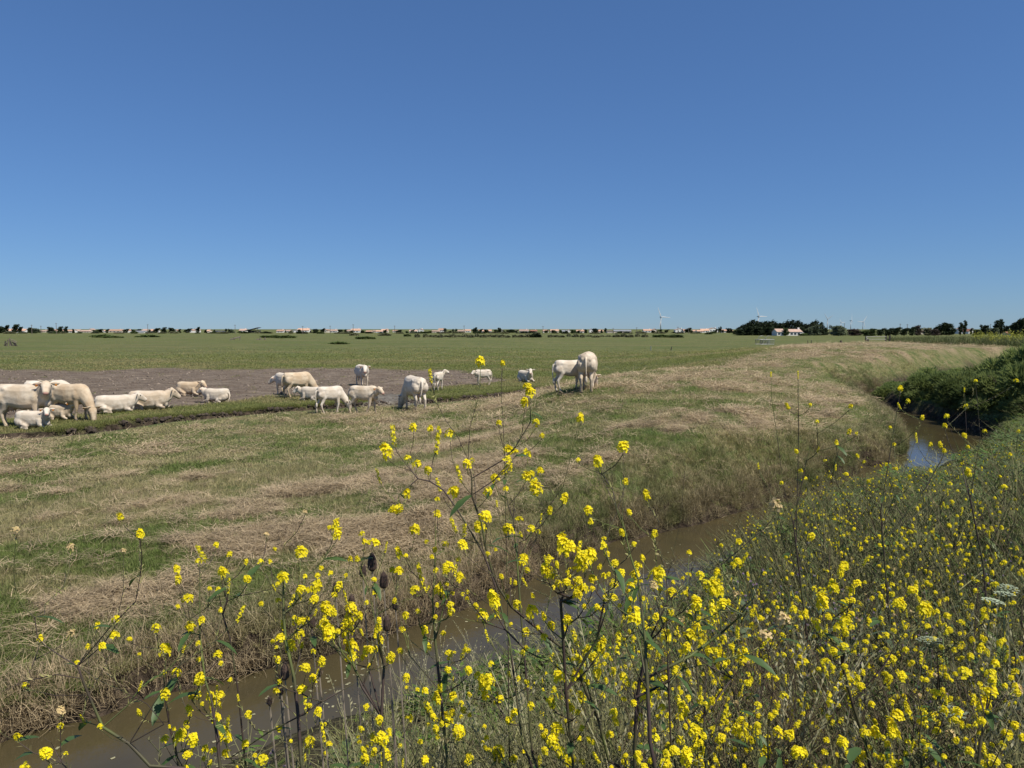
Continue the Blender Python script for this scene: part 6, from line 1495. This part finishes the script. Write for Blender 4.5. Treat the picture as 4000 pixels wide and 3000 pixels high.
for i, (lab, dep, ax, ex) in enumerate(PL):
    g = RS.uniform(-.1, .1)
    n_ = len(ax)
    def at_(p, jit=0.0):
        if dep > 3: return PD(p[0], p[1], dep + jit)
        # the plant leans: tops stand a little nearer or farther than the foot
        t_ = (3000 - p[1]) / 1600.
        return PD(p[0], p[1], dep + .25 * t_ * (1 if i % 2 else -.3) + jit)
    pts = [at_(p) for p in ax]
    b0 = pts[0]; gx, gy = b0.x + .02, b0.y + .03; base = Vector((gx, gy, gz(gx, gy) - .03))
    if base.z > pts[0].z - .03: base.z = pts[0].z - .25
    mid = base.lerp(pts[0], .6) + Vector((.02, 0, 0))
    main = [base, mid] + pts
    polys = [[p - base for p in main]] + [[at_(q, .05 * k_ * RS.uniform(-1, 1)) - base for k_, q in enumerate(e)] for e in ex]
    hh = []; pale = []
    for k_, (u, v, s_, pl_) in enumerate(asg[i]):
        if dep > 3 and v > 2150: continue
        pidx = len(hh); j_ = RS.uniform(-.16, .16); d_ = dep + (0 if dep > 3 else .25 * ((3000 - v) / 1600.) * (1 if i % 2 else -.3)) + j_ * (2 if dep > 3 else 1)
        hh.append((PD(u, v, d_) - base, s_ * d_ / 2800. * .47))
        if v > 2080 and s_ > 40 and not pl_:
            for _q in range(1 if s_ < 60 else 3):
                hh.append((PD(u + RS.uniform(-120, 120), v + RS.uniform(-90, 110), d_ + RS.uniform(-.08, .08)) - base, RS.uniform(18, 34) * d_ / 2800. * .50))
        if pl_: pale.append(pidx)
    for e in polys[1:]:
        pass
    make_mustard('mustard_plant', base, polys, hh, 100 + i, pale, lab, 'flowering mustard plants', nleaf=9, rb=.00085 if dep < 3 else .0013)

# --- procedural mustard over the rest of the bank: a few grown plants, copied
PROTO = []
for s_ in range(9):
    r = random.Random(500 + s_); H = r.uniform(.85, 1.25)
    ax_ = [Vector((0, 0, -.05)), Vector((r.uniform(-.05, .05), r.uniform(-.05, .05), H * .4)), Vector((r.uniform(-.12, .12), r.uniform(-.12, .12), H * .8)), Vector((r.uniform(-.16, .16), r.uniform(-.16, .16), H))]
    hs_ = []
    for k_ in range(r.randint(26, 38) if s_ < 5 else r.randint(9, 15)):
        a = r.uniform(0, 6.28); t_ = r.random(); q = .08 + .36 * r.random()
        hs_.append((Vector((q * math.cos(a), q * math.sin(a), H * (.45 + .55 * t_) + .08 * (1 - q))), r.uniform(.011, .020)))
    hs_.append((ax_[-1] + Vector((0, 0, .03)), .018))
    PROTO.append((ax_, hs_, 500 + s_))
first = {}
def copy_tree(o):
    c = o.copy(); COL.objects.link(c)
    for ch in o.children:
        q = ch.copy(); COL.objects.link(q); q.parent = c; q.matrix_parent_inverse = ch.matrix_parent_inverse
    return c
def put_mustard(i, x, y, s_, rz, label):
    z = gz(x, y); uu_ = 2000 + 2800 * x / y; k_ = (i % 5) if (uu_ < 3000 and RS.random() < .9) or RS.random() < .25 else 5 + i % 4
    if k_ not in first:
        ax_, hs_, sd_ = PROTO[k_]
        o = make_mustard('mustard_plant', (0, 0, 0), [ax_], hs_, sd_, (0,) if k_ % 3 == 0 else (), label, 'flowering mustard plants', nleaf=4, rb=.0009)
        first[k_] = o
    else: o = copy_tree(first[k_]); o['label'] = label
    o.location = (x, y, z - .03); o.rotation_euler = (RS.uniform(-.1, .1), RS.uniform(-.1, .1), rz); o.scale = (s_,) * 3
    return o
xx, yy = sample(5200, -13, 62, 1.8, 21, 2.1); ns, dw = near_side(xx, yy)
u_ = 2000 + 2800 * xx / yy
ok = [j for j in range(len(xx)) if ns[j] and dw[j] > .25 and u_[j] < 4100 and u_[j] > 1400 and not (yy[j] > 21) and fbm(np.array([xx[j] * .5]), np.array([yy[j] * .5]), 121)[0] > .40]
placed = []; cntm = 0
for j in ok:
    rr_ = math.hypot(xx[j], yy[j])
    if any((xx[j] - a) ** 2 + (yy[j] - b) ** 2 < (.13 + .020 * rr_) ** 2 for a, b in placed): continue
    if cntm >= 270: break
    if u_[j] < 2850 and rr_ > 5.5: continue
    if u_[j] < 2150 and rr_ > 3.4: continue
    placed.append((xx[j], yy[j]))
    uf = max(0, (u_[j] - 2150) / 1950); side = ['low in the centre', 'in front of the narrow water', 'right of the narrow water', 'before the bend of the channel', 'between bend and hedge', 'under the hedge', 'toward the right edge', 'at the right edge'][min(7, int(uf * 8))]
    dst = 'very near' if rr_ < 3 else 'near' if rr_ < 4.2 else 'middle' if rr_ < 6 else 'farther' if rr_ < 9 else 'distant' if rr_ < 14 else 'farthest'
    put_mustard(cntm, float(xx[j]), float(yy[j]), RS.uniform(.75, 1.05) * float(np.interp(rr_, [1.9, 3, 5, 8, 12, 16, 21], [.70, .85, .95, 1.1, 1.05, .75, .7])), RS.uniform(0, 6.28), '%s row of the flowering bank, mustard plant %s' % (dst, side)); cntm += 1
print('mustard copies', cntm)

# ---- teasels
def teasel(label, u, v, d, hpx, tilt=0.0, foot_v=3000):
    p = PD(u, v, d); k = d / 2800.; base = Vector((p.x + .03, p.y + .02, 0)); base.z = gz(base.x, base.y) - .02
    if base.z > p.z - .3: base.z = p.z - .4
    o = empty('teasel', base); tag(o, label, 'teasel', 'dead teasels by the water')
    m = MB(); c = p - base; h = hpx * k
    m.tube([(0, 0, 0), c * .5 + Vector((.015, 0, 0)), c - Vector((0, 0, h * .45))], [.0035, .003, .0025], 5); m.build('stem', newmat_cached('teasel_stem', (0.30, 0.25, 0.19)), o)
    m = MB(); w_ = h * .26
    m.tube([c + Vector((tilt * t_ * h, 0, (t_ - .5) * h)) for t_ in (0, .12, .4, .75, 1)], [w_ * .55, w_ * .95, w_, w_ * .75, w_ * .15], 9)
    r = random.Random(int(u)); head = m.build('seed_head', newmat_cached('teasel_head', (0.075, 0.050, 0.040)), o)
    m = MB()
    for i in range(150):
        t_ = r.random(); a = r.uniform(0, 6.28); wr = w_ * (.55 + 1.1 * t_ * (1 - t_) * 1.7) * .85
        q = c + Vector((tilt * t_ * h + wr * math.cos(a), wr * math.sin(a), (t_ - .5) * h)); d_ = Vector((math.cos(a), math.sin(a), .5)).normalized() * .007; s_ = Vector((-math.sin(a), math.cos(a), 0)) * .0009
        m.add([q - s_, q + s_, q + d_], [(0, 1, 2)])
    b = m.build('bristles', newmat_cached('teasel_bristle', (0.16, 0.115, 0.085)), head); b['kind'] = 'stuff'
    for i in range(4):
        a = i * 1.57 + .4; m = MB(); q = c - Vector((0, 0, h * .5)); d_ = Vector((math.cos(a), math.sin(a), .75))
        m.tube([q, q + d_ * h * .35, q + d_ * h * .5 + Vector((0, 0, h * .35))], [.0012, .001, .0005], 3); m.build('bract', newmat_cached('teasel_stem', (0.30, 0.25, 0.19)), o)
_mc = {}
def newmat_cached(n, c, **k):
    if n not in _mc: _mc[n] = newmat(n, c, .85, tuple(q * .7 for q in c), 30, **k)
    return _mc[n]
for lab, u, v, d, h in [('dark dead teasel head, leftmost of the upper three', 1417, 2226, 2.5, 54), ('dark dead teasel head, tallest of the upper three', 1453, 2193, 2.6, 72), ('dark dead teasel head, right one of the upper three', 1499, 2264, 2.5, 66), ('teasel head left of and below the upper three', 1311, 2296, 2.5, 50), ('teasel head behind the stems directly under the upper three', 1374, 2345, 2.6, 50),
                        ('teasel head right of the group, behind a forked stem', 1545, 2352, 2.6, 56), ('teasel head beside a yellow head, left of the low group', 1217, 2424, 2.4, 56), ('teasel head low against the water edge right of the group', 1511, 2434, 2.5, 60), ('tall teasel head over the water with a pale stem', 1112, 2622, 2.2, 66), ('broad teasel head just under the tall one over the water', 1089, 2657, 2.2, 44),
                        ('small teasel head over the water, lowest of the left three', 1053, 2738, 2.2, 34), ('tiny teasel head below the broad one over the water', 1099, 2702, 2.2, 24), ('small round teasel head right of the straight dark stem', 1248, 2626, 2.3, 30)]:
    teasel(lab, u, v, d, h)

# ---- creeping thistles with lilac heads
M_LIL = newmat('lilac_florets', (0.46, 0.28, 0.48), .8, (0.60, 0.46, 0.58), 60, trans=.3); M_FLUFF = newmat('thistle_down', (0.62, 0.58, 0.54), .9, (0.5, 0.46, 0.42), 50, trans=.3)
M_THG = newmat('thistle_green', (0.120, 0.155, 0.085), .7, (0.085, 0.115, 0.060), 20, trans=.2)
def th_head(fluff):
    m = MB(); m.ball((0, 0, -.3), (.42, .42, .62), 6, 4, 1); r = random.Random(5 + fluff)
    for i in range(26):
        a = r.uniform(0, 6.28); e = r.uniform(.3, 1.5) if not fluff else r.uniform(-.2, 1.5); d = Vector((math.cos(a) * math.cos(e), math.sin(a) * math.cos(e), math.sin(e))); s_ = d.orthogonal().normalized() * .08
        m.add([Vector((0, 0, .1)) + d * .1 - s_, Vector((0, 0, .1)) + d * .1 + s_, Vector((0, 0, .1)) + d * r.uniform(.6, .95)], [(0, 1, 2)], 0)
    return m.mesh('flower_head', [M_FLUFF if fluff else M_LIL, M_THG])
THH = [th_head(0), th_head(1)]
def make_thistle(seed):
    r = random.Random(seed); o = empty('thistle', (0, 0, 0)); m = MB(); H = r.uniform(.6, .8); tips = []
    m.tube([(0, 0, -.05), (.01, 0, H * .5), (.02, .01, H * .85)], [.004, .0035, .0025], 5)
    for k_ in range(7):
        a = r.uniform(0, 6.28); z = H * r.uniform(.55, .85); q = r.uniform(.05, .13); t_ = Vector((q * math.cos(a), q * math.sin(a), z + r.uniform(.08, .2)))
        m.tube([(.015, 0, z), ((t_.x) * .6, t_.y * .6, z + .05), t_], [.0022, .0018, .0015], 4); tips.append(t_)
    m.build('stem', M_THG, o)
    for k_ in range(10):
        a = r.uniform(0, 6.28); z = H * r.uniform(.15, .8); d = Vector((math.cos(a), math.sin(a), .25)); s_ = Vector((-math.sin(a), math.cos(a), .2)) * .014; vs = []; fs = []
        for j_ in range(6):
            t_ = j_ / 5; w_ = (1 - t_) * (1.5 if j_ % 2 else .6); c = Vector((.01, 0, z)) + d * (.11 * t_) - Vector((0, 0, .05 * t_ * t_)); vs += [c - s_ * w_, c + s_ * w_]
            if j_: fs.append((2 * j_ - 2, 2 * j_ - 1, 2 * j_ + 1, 2 * j_))
        link('leaf', mk('leaf', vs, fs, M_THG), o)
    for i, t_ in enumerate(tips): link('flower_head', THH[1 if i == 3 else 0], o, loc=t_, rot=(r.uniform(-.4, .4), r.uniform(-.4, .4), 0), scl=.011)
    return o
tproto = [make_thistle(s_) for s_ in (1, 2, 3)]
TS = [(2860, 2110, 4.6, 'lilac thistle at the edge of the water right of the centre'), (2900, 2130, 4.4, 'lilac thistle just right of the one at the water edge'), (2960, 2060, 5.0, 'thistle among brown stems above the water-edge thistles'), (3080, 2110, 4.6, 'lilac thistle in the brown weeds right of the water'), (3190, 2130, 4.4, 'lilac thistle in the middle of the brown weeds'), (3230, 2180, 4.2, 'thistle right of the middle one in the brown weeds'), (3380, 2215, 4.0, 'lilac thistle row head near the long pale grasses'),
      (3350, 2230, 3.9, 'thistle left of the long pale grasses, lower'), (3140, 2390, 3.4, 'thistle under the withered mustard clusters'), (3360, 2380, 3.5, 'lilac thistle below the white down'), (3590, 2350, 3.6, 'lilac thistle left of the white umbels'), (3620, 2370, 3.5, 'second lilac thistle left of the white umbels'), (3560, 2210, 4.2, 'thistle behind the long pale grasses'), (3900, 2110, 4.8, 'lilac thistle at the upper right of the flower bank'), (3940, 2130, 4.6, 'thistle at the right edge of the flower bank'),
      (3620, 2620, 2.7, 'lilac thistle in the lower right'), (3650, 2640, 2.7, 'second lilac thistle in the lower right'), (3600, 2750, 2.5, 'thistle low in the lower right'), (1020, 2800, 2.4, 'lilac thistle standing in front of the water, lower left'), (1130, 2790, 2.5, 'small lilac thistle left of the straight dark stem'), (1150, 2920, 2.3, 'lowest lilac thistle beside the straight dark stem'), (3790, 2100, 4.7, 'thistle above the white umbels'), (3480, 2270, 3.9, 'thistle in the dark gap between grasses'), (3280, 2330, 3.7, 'lilac thistle among green blades right of the centre')]
for i, (u, v, d, lab) in enumerate(TS):
    p = PD(u, v, d); zg = max(gz(p.x, p.y), WZ); o = tproto[i] if i < 3 else copy_tree(tproto[i % 3])
    o.location = (p.x, p.y, zg - .02); s_ = max(.35, (p.z - zg) / .82); o.scale = (min(s_, 1.6), min(s_, 1.6), s_); o.rotation_euler = (0, 0, i * 1.3)
    tag(o, lab, 'thistle', 'lilac creeping thistles')

# ---- white umbels
M_UMB = newmat('white_umbel', (0.50, 0.56, 0.42), .8, (0.36, 0.44, 0.28), 60, trans=.3)
def make_umbel(seed):
    r = random.Random(seed); o = empty('wild_carrot', (0, 0, 0)); m = MB(); H = .8
    m.tube([(0, 0, -.05), (.02, 0, H * .5), (.0, .0, H)], [.005, .004, .003], 5)
    um = MB()
    for i in range(26):
        a = i * 2.4; q = .068 * math.sqrt((i + .5) / 26); z = H + .035 - 1.6 * q * q
        m.tube([(0, 0, H), (q * math.cos(a), q * math.sin(a), z)], [.0012, .0008], 3, cap=False)
        for j_ in range(7):
            b = j_ * .9; c = Vector((q * math.cos(a) + .007 * math.cos(b) * (j_ > 0), q * math.sin(a) + .007 * math.sin(b) * (j_ > 0), z + .002)); s_ = .0042
            um.add([c + Vector((s_, 0, .001)), c + Vector((0, s_, 0)), c - Vector((s_, 0, 0)), c - Vector((0, s_, -.001))], [(0, 1, 2, 3)])
    m.build('stem', M_THG, o); u_o = um.build('umbel', M_UMB, o)
    for k_ in range(12):
        a = r.uniform(0, 6.28); z = r.uniform(.15, .75) * H; lm = MB()
        for j_ in range(9):
            t_ = (j_ + 1) / 9; c = Vector((math.cos(a), math.sin(a), .5 - .3 * t_)) * (.18 * t_) + Vector((0, 0, z))
            for sg_ in (-1, 1):
                d = Vector((math.cos(a + sg_ * .9), math.sin(a + sg_ * .9), .1)) * (.05 * (1.2 - t_)); n_ = Vector((-math.sin(a), math.cos(a), 0)) * .006
                lm.add([c - n_ * .3, c + d * .6 + n_, c + d, c + d * .6 - n_], [(0, 1, 2, 3)])
        lm.build('leaf', M_HERB, o)
    return o
up_ = [make_umbel(1), make_umbel(2)]
for i, (u, v, d, lab) in enumerate([(3870, 2238, 3.3, 'white wild carrot umbel at the right, left one of the upper pair'), (3950, 2250, 3.2, 'white wild carrot umbel at the right, right one of the upper pair'), (3810, 2340, 3.0, 'broad white umbel below the upper pair'), (3980, 2335, 3.0, 'white umbel cut by the right edge of the picture'), (3750, 2505, 2.7, 'lowest white umbel in front of dark leaves'), (3800, 2740, 2.4, 'small white umbel beside the broad yellow heads')]):
    p = PD(u, v, d); zg = gz(p.x, p.y); o = up_[i] if i < 2 else copy_tree(up_[i % 2]); s_ = max(.3, (p.z - zg) / .83)
    o.location = (p.x, p.y, zg - .02); o.scale = (.62, .62, s_); o.rotation_euler = (.12, 0, i); tag(o, lab, 'wild carrot', 'white umbels at the right')
print('objects', len(bpy.data.objects), 'tris', sum(sum(len(p.vertices) - 2 for p in m.polygons) for m in bpy.data.meshes if m.users))
